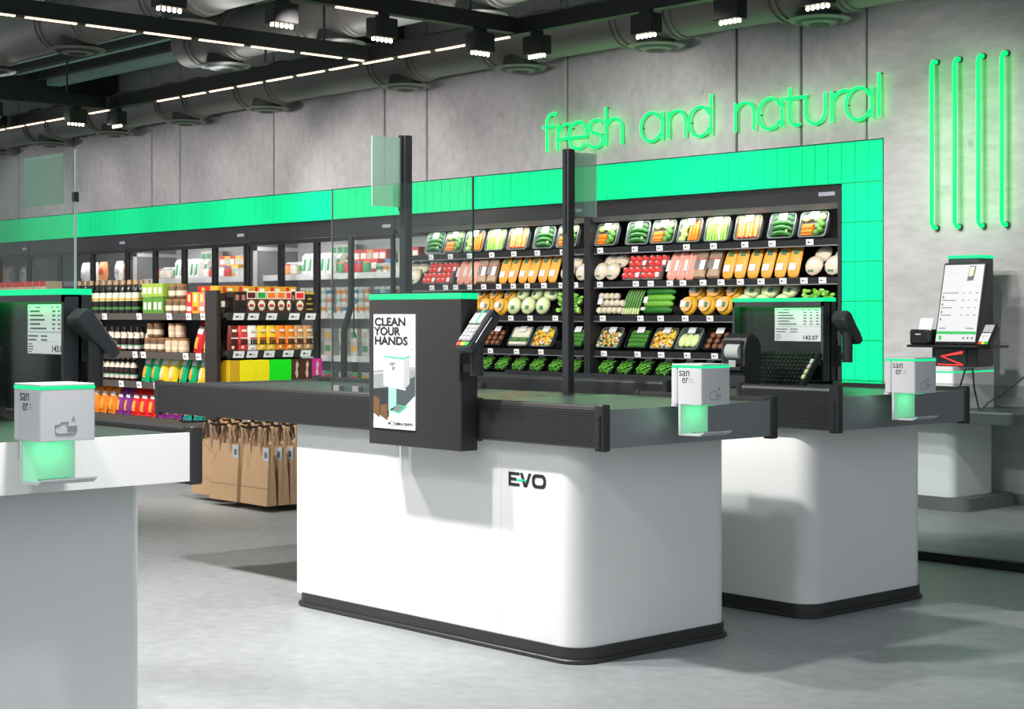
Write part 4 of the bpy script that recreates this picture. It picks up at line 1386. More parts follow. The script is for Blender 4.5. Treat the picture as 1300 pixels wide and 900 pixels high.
def pack(kind):
    """packs that lean back on the second and third chiller shelves; base at the front bottom edge"""
    t = thing(kind + '_pack', 'x', 'food pack')
    if kind == 'amber':
        def body(b):
            rs = []
            for y, w, d in ((0, .028, .010), (.012, .046, .022), (.05, .055, .034), (.12, .056, .038), (.19, .054, .034), (.235, .048, .02), (.245, .03, .008)):
                rs.append([(w * math.cos(a * math.pi / 6), y, d / 2 + d * .55 * math.sin(a * math.pi / 6)) for a in range(12)])
            b.rings(rs)
        one('wrapped_filling', V_org, body, t, True)
        one('white_label', V_lab, lambda b: b.box(-.03, .03, .045, .098, .037, .0405), t)
        one('green_label', V_greentag, lambda b: b.box(-.012, .03, .165, .205, .035, .0395), t)
        one('deep_end', V_orgd, lambda b: b.ball((0, .225, .018), .045, .022, .014, 10, 4), t, True)
    elif kind == 'pink':
        def body(b):
            rs = []
            for y, w, d in ((0, .03, .008), (.02, .048, .026), (.12, .054, .036), (.2, .045, .028), (.245, .026, .010)):
                rs.append([(w * math.cos(a * math.pi / 5), y, d / 2 + d * .5 * math.sin(a * math.pi / 5)) for a in range(10)])
            b.rings(rs)
        one('sliced_meat', V_pink, body, t, True)
        one('fat_stripe', V_fat, lambda b: b.tube([(-.01, .02, .030), (.004, .12, .0365), (-.004, .21, .028)], .008, 6), t, True)
        one('white_label', V_lab, lambda b: b.box(-.05, -.02, .06, .15, .030, .037), t)
    elif kind == 'kraft':
        def body(b):
            rs = []
            for y, w, d in ((0, .055, .03), (.01, .06, .05), (.16, .056, .05), (.20, .055, .02), (.235, .058, .006)):
                rs.append([(w * math.cos(a), y, d / 2 + d * .5 * math.sin(a)) for a in [math.pi * (k + .5) / 4 for k in range(8)]])
            b.rings(rs)
        one('pouch', V_wrap, body, t, True)
        one('grey_band', V_brn, lambda b: b.box(-.058, .058, .15, .21, .045, .047), t)
        one('white_label', V_lab, lambda b: b.box(.0, .052, .06, .14, .048, .052), t)
        one('grey_label', mat('grey_label', (128, 128, 132), 0.5), lambda b: b.box(-.055, -.004, .07, .14, .046, .051), t)
        one('red_line', V_beet, lambda b: b.box(-.056, .056, .146, .150, .048, .0515), t)
    elif kind == 'red_meat':
        one('clear_tray', V_clear, lambda b: b.rprism(-.1, .1, 0, .105, 0, .03, .02, 3, .004), t, True)
        for i in range(3):
            for j in range(2):
                one('meat_piece', V_beet, lambda b: b.ball((-.064 + .064 * i, .03 + .048 * j, .034), .036, .026, .018, 8, 4), t, True)
                one('fat_piece', V_fat, lambda b: b.ball((-.07 + .064 * i, .04 + .048 * j, .048), .016, .009, .006, 6, 3), t, True)
        one('white_label', V_lab, lambda b: b.box(.06, .095, .01, .05, .052, .054), t)
    elif kind == 'white_round':
        one('wrapped_mushrooms', V_mushw, lambda b: b.ball((0, .075, .035), .078, .075, .034, 12, 6), t, True)
        one('white_label', V_lab, lambda b: b.ball((0, .085, .052), .045, .035, .019, 10, 4), t, True)
        one('green_label', V_greentag, lambda b: b.box(-.025, .02, .02, .05, .055, .062), t)
    elif kind == 'melon':
        def half(b):
            rs = []
            for k in range(6):
                q = k / 5
                s = math.cos(q * 1.25)
                rs.append([(.078 * s * math.cos(a * math.pi / 7), .075 + .075 * s * math.sin(a * math.pi / 7), .03 + .045 * math.sin(q * 1.25) - .03) for a in range(14)])
            b.rings(rs)
        one('melon_half', V_mel, half, t, True)
        one('melon_flesh', V_carp, lambda b: b.lathe([(.058, 0), (.058, .004), (.04, .006)], 14, (0, .075, .043)), t, True)
        one('white_label', V_lab, lambda b: b.box(-.055, -.008, .055, .105, .045, .052), t)
        one('green_label', V_greentag, lambda b: b.box(.004, .034, .05, .09, .045, .051), t)
    elif kind == 'cabbage':
        one('cabbage_half', V_cab, lambda b: b.ball((0, .075, .035), .08, .078, .042, 14, 7), t, True)
        one('white_label', V_lab, lambda b: b.ball((-.005, .085, .06), .038, .032, .021, 10, 4), t, True)
        one('green_label', V_greentag, lambda b: b.box(.005, .04, .03, .062, .072, .078), t)
    elif kind == 'potato':
        r = random.Random(4)
        one('clear_bag', M_film, lambda b: b.ball((0, .095, .04), .15, .10, .05, 12, 6), t, True)
        for i in range(14):
            x, y = -.11 + .055 * (i % 5) + .02 * ((i // 5) % 2), .03 + .058 * (i // 5)
            one('potato', V_mushw, lambda b: b.ball((x, y, .035 + .01 * r.random()), .034, .030, .026, 7, 4), t, True)
        one('white_label', V_lab, lambda b: b.box(-.11, -.06, .07, .12, .075, .078), t)
    elif kind == 'spring_onion':
        for i in range(7):
            x = -.08 + .026 * i
            o = one('onion_stalk', V_leek, lambda b: b.tube([(x - .02, .05, .02), (x, .12, .035), (x + .02, .2, .03)], [.010, .012, .006], 6), t, True)
            one('white_base', V_celp, lambda b: b.tube([(x - .032, 0.005, .015), (x - .02, .052, .021)], [.009, .0105], 6), o, True)
    elif kind == 'cucumber':
        for i in range(4):
            z = .03
            one('wrapped_cucumber', V_cucl if i in (1, 2) else V_cuc, lambda b: b.tube([(-.15, .028 + .05 * i, z), (-.12, .028 + .05 * i, z + .01), (.12, .03 + .05 * i, z + .01), (.15, .028 + .05 * i, z)], [.012, .026, .026, .012], 9), t, True)
        one('white_label', V_lab, lambda b: b.box(-.14, -.10, .08, .13, .062, .067), t)
        one('white_label', V_lab, lambda b: b.box(-.15, -.11, .02, .045, .055, .067), t)
    elif kind == 'salad':
        r = random.Random(6)
        b = MB()
        for i in range(110):
            x, y = r.uniform(-.13, .13), r.uniform(.015, .17)
            b.use(r.choice((V_let, V_cel, V_bro, V_herb))).ball((x, y, .03 + r.uniform(0, .03)), r.uniform(.018, .03), .014, .014, 6, 3)
        o = b.build('salad_leaves', t)
        o['kind'] = 'stuff'
        one('clear_bag', M_film, lambda b: b.ball((0, .09, .04), .155, .10, .045, 12, 6), t, True)
    return t


KINDNAME = {'cucumber': 'cucumbers', 'carrot_and_broccoli': 'carrots, broccoli and lettuce', 'lettuce_and_carrot': 'lettuce and carrot sticks', 'celery': 'celery stalks', 'carrot_stick': 'carrot sticks',
            'chopped_vegetable': 'chopped mixed vegetables', 'corn_mix': 'yellow corn mix', 'green_bean': 'green beans', 'brown_mushroom': 'brown mushrooms', 'leek': 'white leeks', 'fennel': 'pale fennel', 'herb': 'fresh green herbs'}
PACKNAME = {'amber': 'long amber food pack', 'pink': 'pink sliced meat pack', 'kraft': 'brown pouch with grey band', 'red_meat': 'clear tray of red meat', 'white_round': 'round white mushroom pack', 'melon': 'wrapped yellow melon half',
            'cabbage': 'wrapped pale cabbage half', 'potato': 'clear bag of pale potatoes', 'spring_onion': 'bunch of spring onions', 'cucumber': 'stack of wrapped cucumbers', 'salad': 'clear bag of green salad'}
SHN = ('top', 'second', 'third', 'fourth', 'lowest')
ROWS = {  # shelf -> list of (type, kind, local x, dz)
    0: [('t', 'carrot_and_broccoli', .16), ('t', 'cucumber', .50), ('t', 'carrot_and_broccoli', .768), ('t', 'lettuce_and_carrot', 1.04), ('t', 'celery', 1.315), ('t', 'carrot_stick', 1.605), ('t', 'cucumber', 1.92), ('t', 'carrot_and_broccoli', 2.20)],
    1: [('p', 'white_round', .09), ('p', 'white_round', .22), ('p', 'red_meat', .44), ('p', 'red_meat', .64), ('p', 'pink', .84), ('p', 'pink', .93), ('p', 'pink', 1.02), ('p', 'kraft', 1.14), ('p', 'kraft', 1.27)] + [('p', 'amber', 1.40 + .123 * i) for i in range(6)] + [('p', 'white_round', 2.20), ('p', 'white_round', 2.37)],
    2: [('p', 'potato', .205), ('p', 'spring_onion', .45), ('p', 'cucumber', .72), ('p', 'melon', 1.01), ('p', 'melon', 1.19), ('p', 'melon', 1.37), ('p', 'cabbage', 1.56), ('p', 'cabbage', 1.735), ('p', 'cabbage', 1.91), ('p', 'salad', 2.23)],
    3: [('t', 'chopped_vegetable', .168), ('t', 'green_bean', .47), ('t', 'corn_mix', .74), ('t', 'fennel', 1.0), ('t', 'brown_mushroom', 1.28), ('t', 'leek', 1.60), ('t', 'corn_mix', 1.88), ('t', 'green_bean', 2.26)],
    4: [('t', 'herb', x) for x in (.14, .34, .55, .76, .98, 1.18, 1.38, 1.60, 1.82, 2.04, 2.26)],
}
protos = {}
TILT = {0: 73, 1: 70, 2: 74, 3: 58, 4: 48}
ZS = list(SHELF_Z) + [0.703]
for ci, (cx0, cx1) in enumerate(CH):
    side = ('left', 'right')[ci]
    for sh, items in ROWS.items():
        cnt = {}
        tot = {}
        for it in items:
            tot[it[1]] = tot.get(it[1], 0) + 1
        for ty, kd, x in items:
            key = (ty, kd)
            if key not in protos:
                protos[key] = Proto(tray(kd) if ty == 't' else pack(kd))
            if ci == 0 and sh == 0 and x < 0.3:
                continue
            n = cnt.get(kd, 0)
            cnt[kd] = n + 1
            where = 'on the %s shelf of the %s chiller' % (SHN[sh], side)
            nm = ('tray of ' + KINDNAME[kd]) if ty == 't' else PACKNAME[kd]
            lab = ('%s %s ' % (ORD[n], nm) if tot[kd] > 1 else '%s ' % nm) + where
            grp = '%s %s' % (('trays' if ty == 't' else 'packs'), where)
            jit = R.uniform(-.006, .006)
            rot = (math.radians(TILT[sh] + R.uniform(-2, 2)), 0, R.uniform(-.04, .04))
            y = 9.578 if sh in (0, 1, 2) else 9.585
            if sh == 4:
                y = 9.575
            protos[key].put((cx0 + x + jit, y, ZS[sh] + 0.001), lab, grp, rot)
            # packs stacked two high
            if sh == 2 and kd in ('melon', 'cabbage') or (sh == 1 and kd == 'white_round'):
                protos[key].put((cx0 + x + jit + .012, y + 0.075, ZS[sh] + (.105 if sh == 2 else .085)), 'upper ' + lab, grp, (math.radians(58), 0, R.uniform(-.3, .3)))
            if sh == 1 and kd == 'red_meat':
                protos[key].put((cx0 + x + jit + .03, y + 0.05, ZS[sh] + .095), 'upper ' + lab, grp, rot)

# ------------------------------------------------------------------ glass-door fridges
M_prod = [mat('pack_%d' % i, c, 0.5, var=0.1) for i, c in enumerate(((206, 60, 58), (226, 180, 60), (70, 160, 110), (70, 130, 165), (236, 236, 232), (232, 150, 80), (214, 205, 190), (160, 200, 190), (200, 80, 110), (190, 190, 192)))]


def fridge(x0, n, dw, label, dark):
    w = n * dw
    t = thing('glass_door_fridge', label, 'fridge', (x0, 9.5, 0), group='glass-door fridges')
    lm = M_liner if not dark else M_fback
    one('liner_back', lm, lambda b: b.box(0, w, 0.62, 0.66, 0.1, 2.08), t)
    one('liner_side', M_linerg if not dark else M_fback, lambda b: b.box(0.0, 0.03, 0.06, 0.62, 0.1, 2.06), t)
    if not dark:
        one('liner_frame', M_liner, lambda b: (b.box(0.03, 0.036, 0.06, 0.11, 0.5, 1.9), b.box(0.03, 0.036, 0.06, 0.62, 1.86, 1.90)), t)
    one('canopy', M_fridge, lambda b: b.box(0, w, 0.012, 0.62, 1.95, 2.075), t)
    one('canopy_gap', M_black, lambda b: b.box(0, w, 0.03, 0.10, 2.076, 2.110), t)
    one('base', M_fridge, lambda b: b.box(0, w, 0.0, 0.62, 0.0, 0.52), t)
    one('badge', M_bluetag, lambda b: b.box(w - 0.17, w - 0.05, 0.008, 0.013, 2.005, 2.035), t)
    for z in (1.60, 1.215, 0.80):
        s = one('shelf', M_liner, lambda b: b.box(0.03, w - 0.01, 0.2, 0.62, z - 0.025, z), t)
        one('shelf_lip', M_tag if not dark else M_silver, lambda b: b.box(0.03, w - 0.01, 0.185, 0.2, z - 0.05, z + 0.008), s)
    for i in range(n):
        nl, nr = (i == 3 and x0 > -15), (i == 2 and x0 > -15)
        d = one('glass_door', M_track, lambda b: (None if nl else b.box(i * dw + .004, i * dw + .04, 0.0, 0.035, 0.53, 1.945), None if nr else b.box((i + 1) * dw - .04, (i + 1) * dw - .004, 0.0, 0.035, 0.53, 1.945),
                                                 b.box(i * dw + .04, (i + 1) * dw - .04, 0.0, 0.035, 0.53, 0.58), b.box(i * dw + .04, (i + 1) * dw - .04, 0.0, 0.035, 1.905, 1.945)), t)
        one('door_pane', M_door, lambda b: b.box(i * dw + .04, (i + 1) * dw - .04, 0.012, 0.020, 0.58, 1.905), d)
        if not dark:
            one('door_handle', M_black, lambda b: b.tube([(i * dw + .05, -0.0, 1.0), (i * dw + .05, -0.03, 1.02), (i * dw + .05, -0.03, 1.3), (i * dw + .05, 0.0, 1.32)], 0.008, 6), d)
    return t


fridge(-14.385, 4, 0.602, 'glass-door fridge directly left of the produce chillers, with four doors', False)
fridge(-16.80, 4, 0.602, 'glass-door fridge second left of the chillers, behind the bottle shelf', False)
fridge(-19.20, 3, 0.798, 'dark glass-door freezer with three doors at the left', True)
fridge(-21.61, 3, 0.798, 'dark glass-door freezer cut by the left edge of the picture', True)
bp = one('bent_post', M_track, lambda b: b.tube([(-12.545, 9.45, 1.94), (-12.545, 9.45, 1.29), (-12.655, 9.45, 1.05), (-12.665, 9.45, 0.0)], 0.032, 10), None, True)
tag(bp, 'black bent post standing before the fridge doors left of the poster panel', 'post')


def carton():
    t = thing('milk_carton', 'x', 'carton')
    one('body', M_prod[4], lambda b: b.prism([(-.035, 0), (.035, 0), (.035, .17), (0, .205), (-.035, .17)], 'x', -.035, .035), t)
    one('front_print', M_prod[2], lambda b: b.add([(-.03, -.0356, .03), (.012, -.0356, .03), (.03, -.0356, .15), (-.006, -.0356, .15)], [(0, 1, 2, 3)]), t)
    return t


def jar(i):
    t = thing('dairy_jar', 'x', 'jar')
    one('glass_body', M_prod[i], lambda b: b.lathe([(.03, 0), (.042, .01), (.042, .075), (.034, .092)], 10), t, True)
    one('lid', M_prod[(i + 3) % 10], lambda b: b.lathe([(.037, .092), (.037, .108), (.03, .11)], 10), t, True)
    return t


def box_pack(i, h=0.13, w=0.055):
    t = thing('dairy_box', 'x', 'box')
    one('body', M_prod[i], lambda b: b.cbox(-w, w, -.035, .05, 0, h, .003), t)
    one('front_print', M_prod[(i * 3 + 4) % 10], lambda b: b.quad((-w * .75, -.0356, h * .3), (w * .75, -.0356, h * .3), (w * .75, -.0356, h * .75), (-w * .75, -.0356, h * .75)), t)
    return t


def cup(i):
    t = thing('yogurt_cup', 'x', 'yogurt cup')
    one('cup', M_prod[4], lambda b: b.lathe([(.032, 0), (.042, .075), (.044, .078), (.044, .082)], 10), t, True)
    one('print_band', M_prod[i], lambda b: b.lathe([(.0370, .02), (.0415, .055)], 10), t, True)
    return t


def bagp(i):
    t = thing('frozen_bag', 'x', 'bag')
    one('pouch', M_prod[i], lambda b: b.rings([[(w * math.cos(a), d * math.sin(a), z) for a in [math.pi * k / 5 for k in range(10)]] for z, w, d in ((0, .08, .03), (.05, .1, .05), (.16, .095, .045), (.22, .09, .01))]), t, True)
    one('front_print', M_prod[(i + 5) % 10], lambda b: b.ball((0, -.045, .11), .055, .01, .05, 8, 4), t, True)
    return t


fp = {('carton', 0): Proto(carton())}
MAKE = {'jar': jar, 'box': box_pack, 'cup': cup, 'bag': bagp}
nf = {}


def put_fridge(kind, i, loc, where, door):
    key = (kind, where, door)
    n = nf.get(key, 0)
    nf[key] = n + 1
    noun = {'carton': 'white and green carton', 'jar': 'small dairy jar', 'box': 'coloured dairy box', 'cup': 'white yogurt cup', 'bag': 'frozen food bag'}[kind]
    if (kind, i) not in fp:
        fp[(kind, i)] = Proto(MAKE[kind](i))
    fp[(kind, i)].put(loc, '%s %s, %s, %s door' % (ORD[n] if n < 22 else 'further', noun, where, ORD[door]), '%ss, %s' % (noun, where), (0, 0, R.uniform(-.08, .08)))


RF = random.Random(11)
for x0, where in ((-14.385, 'fridge beside the chillers'), (-16.80, 'fridge behind the bottle shelf')):
    for di in range(4):
        xa = x0 + di * .602
        for k in range(5):
            x = xa + .10 + .10 * k
            sh = 1.608
            w1 = 'upper shelf, ' + where
            if di == 1:
                put_fridge('carton', 0, (x, 9.76, sh), w1, di)
                put_fridge('carton', 0, (x + .03, 9.86, sh), w1, di)
                if k > 1:
                    put_fridge('box', 6, (x, 9.98, sh + .17), w1, di)
            elif di == 2:
                put_fridge('jar', RF.choice((0, 2, 4, 0)), (x, 9.74, sh), w1, di)
                for q in range(2):
                    put_fridge('box', RF.choice((0, 1, 0, 5)), (x, 9.86 + .1 * q, sh + .10 * q), w1, di)
            elif di == 3:
                put_fridge('cup', RF.choice((5, 4, 0, 2)), (x, 9.74, sh), w1, di)
                if k % 2 == 0:
                    put_fridge('box', (3, 9, 0)[k // 2], (x, 9.88, sh + .05 * (k // 2)), w1, di)
            elif k > 1:
                put_fridge('box', RF.choice((6, 9, 5)), (x, 9.86, sh), w1, di)
                put_fridge('jar', RF.choice((5, 6)), (x, 9.74, sh), w1, di)
        if x0 > -15 and di > 0:
            for k in range(6):
                x = xa + .07 + .09 * k
                for q in range(3):
                    put_fridge('cup', RF.choice((5, 7, 5, 3, 7)), (x, 9.74 + .0 * q, 1.223 + .083 * q), 'middle shelf, ' + where, di)
                if k % 2:
                    for q in range(2):
                        put_fridge('box', RF.choice((4, 6, 9)), (x - .03, 9.76, .808 + .13 * q), 'lower shelf, ' + where, di)
                        put_fridge('box', RF.choice((4, 5, 9, 2)), (x - .03, 9.76, .52 + .13 * q * 0), 'bottom shelf, ' + where, di) if q == 0 else None
for x0, where in ((-19.20, 'dark freezer'), (-21.61, 'dark freezer at the picture edge')):
    for di in range(3):
        if x0 > -20 and di == 0:
            continue
        for k in range(3):
            for sh in (1.608, 1.223):
                put_fridge('bag', RF.choice((4, 9, 6, 5, 4)), (x0 + di * .798 + .19 + .21 * k, 9.76, sh), '%s shelf, %s' % ('upper' if sh > 1.5 else 'middle', where), di)

# ------------------------------------------------------------------ gondola shelving with groceries
GX0, GX1, GY0, GY1 = -13.75, -9.92, 6.25, 6.95
GZ = (1.21, 0.93, 0.71, 0.455)
g = thing('shelving_gondola', 'long dark shelving gondola with bottles and crisps, behind the EVO counter', 'shelving', (-11.8, 6.6, 0))
GM = Matrix.Translation((11.8, -6.6, 0))


def gp(name, mm, fn, parent=None, M=GM, root=None):
    b = MB(M).use(mm)
    fn(b)
    return b.build(name, parent or root or g)


gp('back_panel', M_gond, lambda b: b.box(GX0, GX1, 6.62, 6.66, 0.1, 1.30))
gp('base', M_gond, lambda b: b.box(GX0, GX1, GY0 + .04, GY1, 0, 0.40))
for k, z in enumerate(GZ):
    s = gp('shelf', M_gond, lambda b: b.box(GX0, GX1, GY0, 6.62, z - 0.03, z))
    gp('price_rail', M_gondr, lambda b: b.box(GX0, GX1, GY0 - 0.012, GY0, z - 0.044, z + 0.004), s)
    if k < 3:
        for x in ((-11.35, -10.84, -10.42, -10.16, -9.97), (-10.9, -10.78, -10.2, -10.03), (-11.5, -11.1, -10.84, -10.60))[k]:
            o = price_tag(s, (x + 11.8, GY0 - 0.012 - 6.6, z - 0.043))
            o.scale = (1.05, 1, 1.1)
for x in (-11.0, -12.3):
    gp('divider', M_gond, lambda b: b.box(x - .01, x + .01, 6.5, 6.62, 0.4, 1.3))

e = thing('end_shelving', 'dark end shelving unit with chocolate boxes, sweets and yellow boxes', 'shelving', (-9.95, 6.6, 0))
EM = Matrix.Translation((9.95, -6.6, 0))
EZ = (1.215, 0.955, 0.73, 0.455, 0.17)


def ep(name, mm, fn, parent=None):
    b = MB(EM).use(mm)
    fn(b)
    return b.build(name, parent or e)


ep('side_panel', M_gond, lambda b: b.box(-9.905, -9.755, 6.205, 6.235, 0, 1.37))
ep('back_panel', M_gond, lambda b: b.box(-9.905, -9.885, 6.236, 7.0, 0, 1.19))
for k, z in enumerate(EZ):
    y1 = 7.03
    s = ep('shelf', M_gond, lambda b: b.box(-9.885, -9.70, 6.25, y1 - .03, z - .03, z))
    ep('price_rail', M_rail, lambda b: b.box(-9.70, -9.688, 6.25, y1 - .02, z - .05, z + .004), s)
    ep('bracket', M_gond, lambda b: b.prism([(-9.88, z - .03), (-9.72, z - .03), (-9.88, z - .09)], 'y', 6.252, 6.262), s)
    if k < 2:
        for i, y in enumerate(((6.33, 6.45, 6.60, 6.79, 6.93), (6.33, 6.44, 6.58, 6.74, 6.89))[k]):
            o = price_tag(s, (-9.687 + 9.95, y - 6.6, z - .048))
            o.rotation_euler = (0, 0, math.pi / 2)
            o.scale = (1.35, 1, 1.1)
        ep('wire_fence', M_wire, lambda b: (b.tube([(-9.70, 6.27, z + .045), (-9.70, 6.98, z + .045), (-9.86, 6.98, z + .045)], .0025, 4), b.tube([(-9.70, 6.98, z), (-9.70, 6.98, z + .075), (-9.86, 6.98, z + .075)], .0025, 4)), s)


def bottle(kind):
    t = thing('sauce_bottle' if kind != 'oil' else 'dark_bottle', 'x', 'bottle')
    if kind == 'oil':
        dk = mat('dark_bottle_glass', (24, 26, 20), 0.12)
        one('glass_body', dk, lambda b: b.lathe([(.030, 0), (.034, .004), (.034, .135), (.028, .16), (.013, .185), (.012, .225)], 12), t, True)
        one('label', mat('oil_label', (206, 214, 190), 0.5), lambda b: b.lathe([(.0347, .095), (.0347, .132), (.0290, .1575)], 12), t, True)
        one('label_stripe', mat('oil_label_gold', (204, 160, 50), 0.5), lambda b: b.lathe([(.0352, .100), (.0352, .116)], 12), t, True)
        one('lower_label', mat('oil_label_green', (70, 120, 60), 0.5), lambda b: b.lathe([(.0347, .03), (.0347, .05)], 12), t, True)
        one('cap', mat('tan_cap', (176, 140, 104), 0.5), lambda b: b.lathe([(.0145, .218), (.0145, .252)], 10), t, True)
    else:
        dk = mat('brown_sauce', (46, 28, 24), 0.25)
        one('glass_body', dk, lambda b: b.lathe([(.026, 0), (.029, .004), (.029, .10), (.022, .125), (.013, .14), (.012, .165)], 10), t, True)
        one('neck_label', mat('cream_label', (238, 222, 200), 0.5), lambda b: b.lathe([(.0297, .098), (.0226, .126), (.014, .14)], 10), t, True)
        one('lower_label', mat('pale_label_band', (206, 196, 186), 0.5), lambda b: b.lathe([(.0297, .018), (.0297, .042)], 10), t, True)
        one('green_line', mat('green_label_line', (80, 170, 130), 0.5), lambda b: b.lathe([(.0299, .042), (.0299, .049)], 10), t, True)
        one('cap', mat('cream_cap', (228, 210, 184), 0.5) if kind == 'white' else mat('dark_cap', (52, 44, 40), 0.5), lambda b: b.lathe([(.0135, .160), (.0135, .182)], 10), t, True)
    return t


def jar2(tan):
    t = thing('food_jar', 'x', 'jar')
    m = mat('tan_tub', (206, 178, 150), 0.5) if tan else mat('brown_jar', (112, 86, 62), 0.3)
    one('body', m, lambda b: b.lathe([(.030, 0), (.038, .005), (.042 if tan else .038, .075), (.036, .088)], 10), t, True)
    one('label', mat('jar_label', (226, 206, 182), 0.5), lambda b: b.lathe([(.0397, .022), (.0405, .058)], 10), t, True)
    one('lid', mat('brown_lid', (150, 106, 62), 0.5), lambda b: b.lathe([(.039, .088), (.039, .103), (.03, .105)], 10), t, True)
    return t


def fbox(name, w, d, h, body, prints, cat='box'):
    """carton facing -y; prints: (material, u0, u1, v0, v1) on the front"""
    t = thing(name, 'x', cat)
    one('carton', body, lambda b: b.cbox(-w / 2, w / 2, 0, d, 0, h, .002), t)
    for i, (m, u0, u1, v0, v1) in enumerate(prints):
        one('front_print', m, lambda b: b.quad((-w / 2 + w * u0, -.0008 - .0003 * i, h * v0), (-w / 2 + w * u1, -.0008 - .0003 * i, h * v0), (-w / 2 + w * u1, -.0008 - .0003 * i, h * v1), (-w / 2 + w * u0, -.0008 - .0003 * i, h * v1)), t)
    return t


def crisps(name, rgb, w, h, pic):
    """pillow bag with crimped ends, white logo patch and a food picture"""
    t = thing('crisp_bag', 'x', 'crisp bag')
    m = mat('foil_' + name, rgb, 0.3, var=0.05)
    N, Mv = 6, 8

    def P(i, j, s):
        u, v = i / N * 2 - 1, j / Mv
        th = .032 * (1 - abs(u) ** 3) * (1 - abs(2 * v - 1) ** 4)
        ww = w / 2 * (1 - .06 * math.sin(math.pi * v))
        return (u * ww, s * th, v * h)

    def body(b):
        for s in (-1, 1):
            vs = [P(i, j, s) for j in range(Mv + 1) for i in range(N + 1)]
            fs = [(j * (N + 1) + i, j * (N + 1) + i + 1, (j + 1) * (N + 1) + i + 1, (j + 1) * (N + 1) + i) for j in range(Mv) for i in range(N)]
            b.add(vs, fs)
        b.box(-w / 2, w / 2, -.003, .003, h - .012, h + .004)
        b.box(-w / 2, w / 2, -.003, .003, -.002, .012)
    one('pouch', m, body, t, True)

    def patch(b, i0, i1, j0, j1):
        for j in range(j0, j1):
            for i in range(i0, i1):
                q = [P(i, j, -1), P(i + 1, j, -1), P(i + 1, j + 1, -1), P(i, j + 1, -1)]
                b.add([(x, y - .0015, z) for x, y, z in q], [(0, 1, 2, 3)])
    one('logo_patch', mat('white_logo', (244, 240, 236), 0.4), lambda b: patch(b, 1, 5, 5, 7 if pic != 'band' else 6), t)
    pm = mat('picture_amber', (240, 170, 60), 0.4) if pic != 'cream' else mat('picture_cream', (246, 214, 170), 0.4)
    one('food_picture', pm, lambda b: patch(b, 1, 4, 1, 4), t)
    return t


def put_row(proto, xs, y, z, labelf, group, rot=(0, 0, 0), jit=.004):
    n = len(xs)
    for i, x in enumerate(xs):
        proto.put((x + R.uniform(-jit, jit), y, z), labelf(i), group, (rot[0], rot[1], rot[2] + R.uniform(-.05, .05)))


oil = Proto(bottle('oil'))
sau = Proto(bottle('dark'))
sauw = Proto(bottle('white'))
xs = [-11.86 + .0965 * i for i in range(10)]
put_row(oil, xs, 6.30, 1.211, lambda i: '%s dark bottle in the front row on the gondola top shelf' % ORD[i], 'dark bottles in the front row')
put_row(oil, [x + .03 for x in xs], 6.38, 1.211, lambda i: '%s dark bottle in the second row on the gondola top shelf' % ORD[i], 'dark bottles in the second row')
xs = [-11.65 + .0945 * i for i in range(8)]
put_row(sau, xs, 6.31, .931, lambda i: '%s dark-capped sauce bottle on the gondola second shelf' % ORD[i], 'sauce bottles on the second shelf')
put_row(sau, [x + .03 for x in xs], 6.38, .931, lambda i: '%s sauce bottle in the rear row on the gondola second shelf' % ORD[i], 'rear sauce bottles on the second shelf')
xs = [-11.66 + .077 * i for i in range(9)]
put_row(sauw, xs, 6.31, .711, lambda i: '%s cream-capped sauce bottle on the gondola third shelf' % ORD[i], 'sauce bottles on the third shelf')
gm = mat('lime_carton', (148, 176, 60), 0.5)
gd = mat('green_carton', (84, 140, 46), 0.5)
wp = mat('cream_print', (240, 228, 206), 0.5)
dkp = mat('dark_print', (60, 36, 28), 0.5)
lime = Proto(fbox('tea_carton', .145, .16, .098, gm, [(wp, .12, .42, .25, .7), (wp, .58, .9, .25, .7)]))
put_row(lime, [-10.79, -10.64], 6.27, 1.332, lambda i: '%s upper lime green carton beside the dark bottles' % ORD[i], 'lime cartons')
limed = Proto(fbox('tea_carton', .145, .16, .118, gd, [(wp, .12, .42, .25, .7), (wp, .58, .9, .25, .7)]))
put_row(limed, [-10.79, -10.64], 6.27, 1.211, lambda i: '%s lower dark green carton beside the dark bottles' % ORD[i], 'green cartons')
jb, jt = Proto(jar2(False)), Proto(jar2(True))
put_row(jb, [-10.52, -10.42, -10.33], 6.31, 1.211, lambda i: '%s brown jar on the gondola top shelf' % ORD[i], 'brown jars on the top shelf')
put_row(jb, [-10.50, -10.39], 6.32, 1.318, lambda i: '%s brown jar stacked on others on the gondola top shelf' % ORD[i], 'stacked brown jars on the top shelf')
put_row(jb, [-10.82, -10.73, -10.64], 6.31, .931, lambda i: '%s brown jar on the gondola second shelf' % ORD[i], 'brown jars on the second shelf')
put_row(jb, [-10.80, -10.70], 6.32, 1.038, lambda i: '%s brown jar stacked on others on the second shelf' % ORD[i], 'stacked brown jars on the second shelf')
put_row(jt, [-10.53, -10.44, -10.35], 6.31, .931, lambda i: '%s tan tub on the gondola second shelf' % ORD[i], 'tan tubs on the second shelf')
put_row(jt, [-10.50, -10.40], 6.32, 1.038, lambda i: '%s tan tub stacked on others on the second shelf' % ORD[i], 'stacked tan tubs on the second shelf')
cols = {'red': (222, 44, 48), 'amber': (238, 176, 30), 'salmon': (246, 128, 118)}
for i, (x, c) in enumerate(((-10.23, 'red'), (-10.15, 'amber'), (-10.065, 'salmon'), (-9.98, 'amber'))):
    o = Proto(fbox('tea_box', .078, .12, .150, mat('box_' + c, cols[c], 0.45), [(mat('gold_print', (246, 214, 120), .5) if c != 'amber' else wp, .3, .7, .55, .9), (M_red if c == 'amber' else wp, .15, .85, .12, .32)]))
    o.put((x, 6.28, 1.211), '%s tea box from the left at the right end of the gondola top shelf' % ORD[i], 'tea boxes on the top shelf')
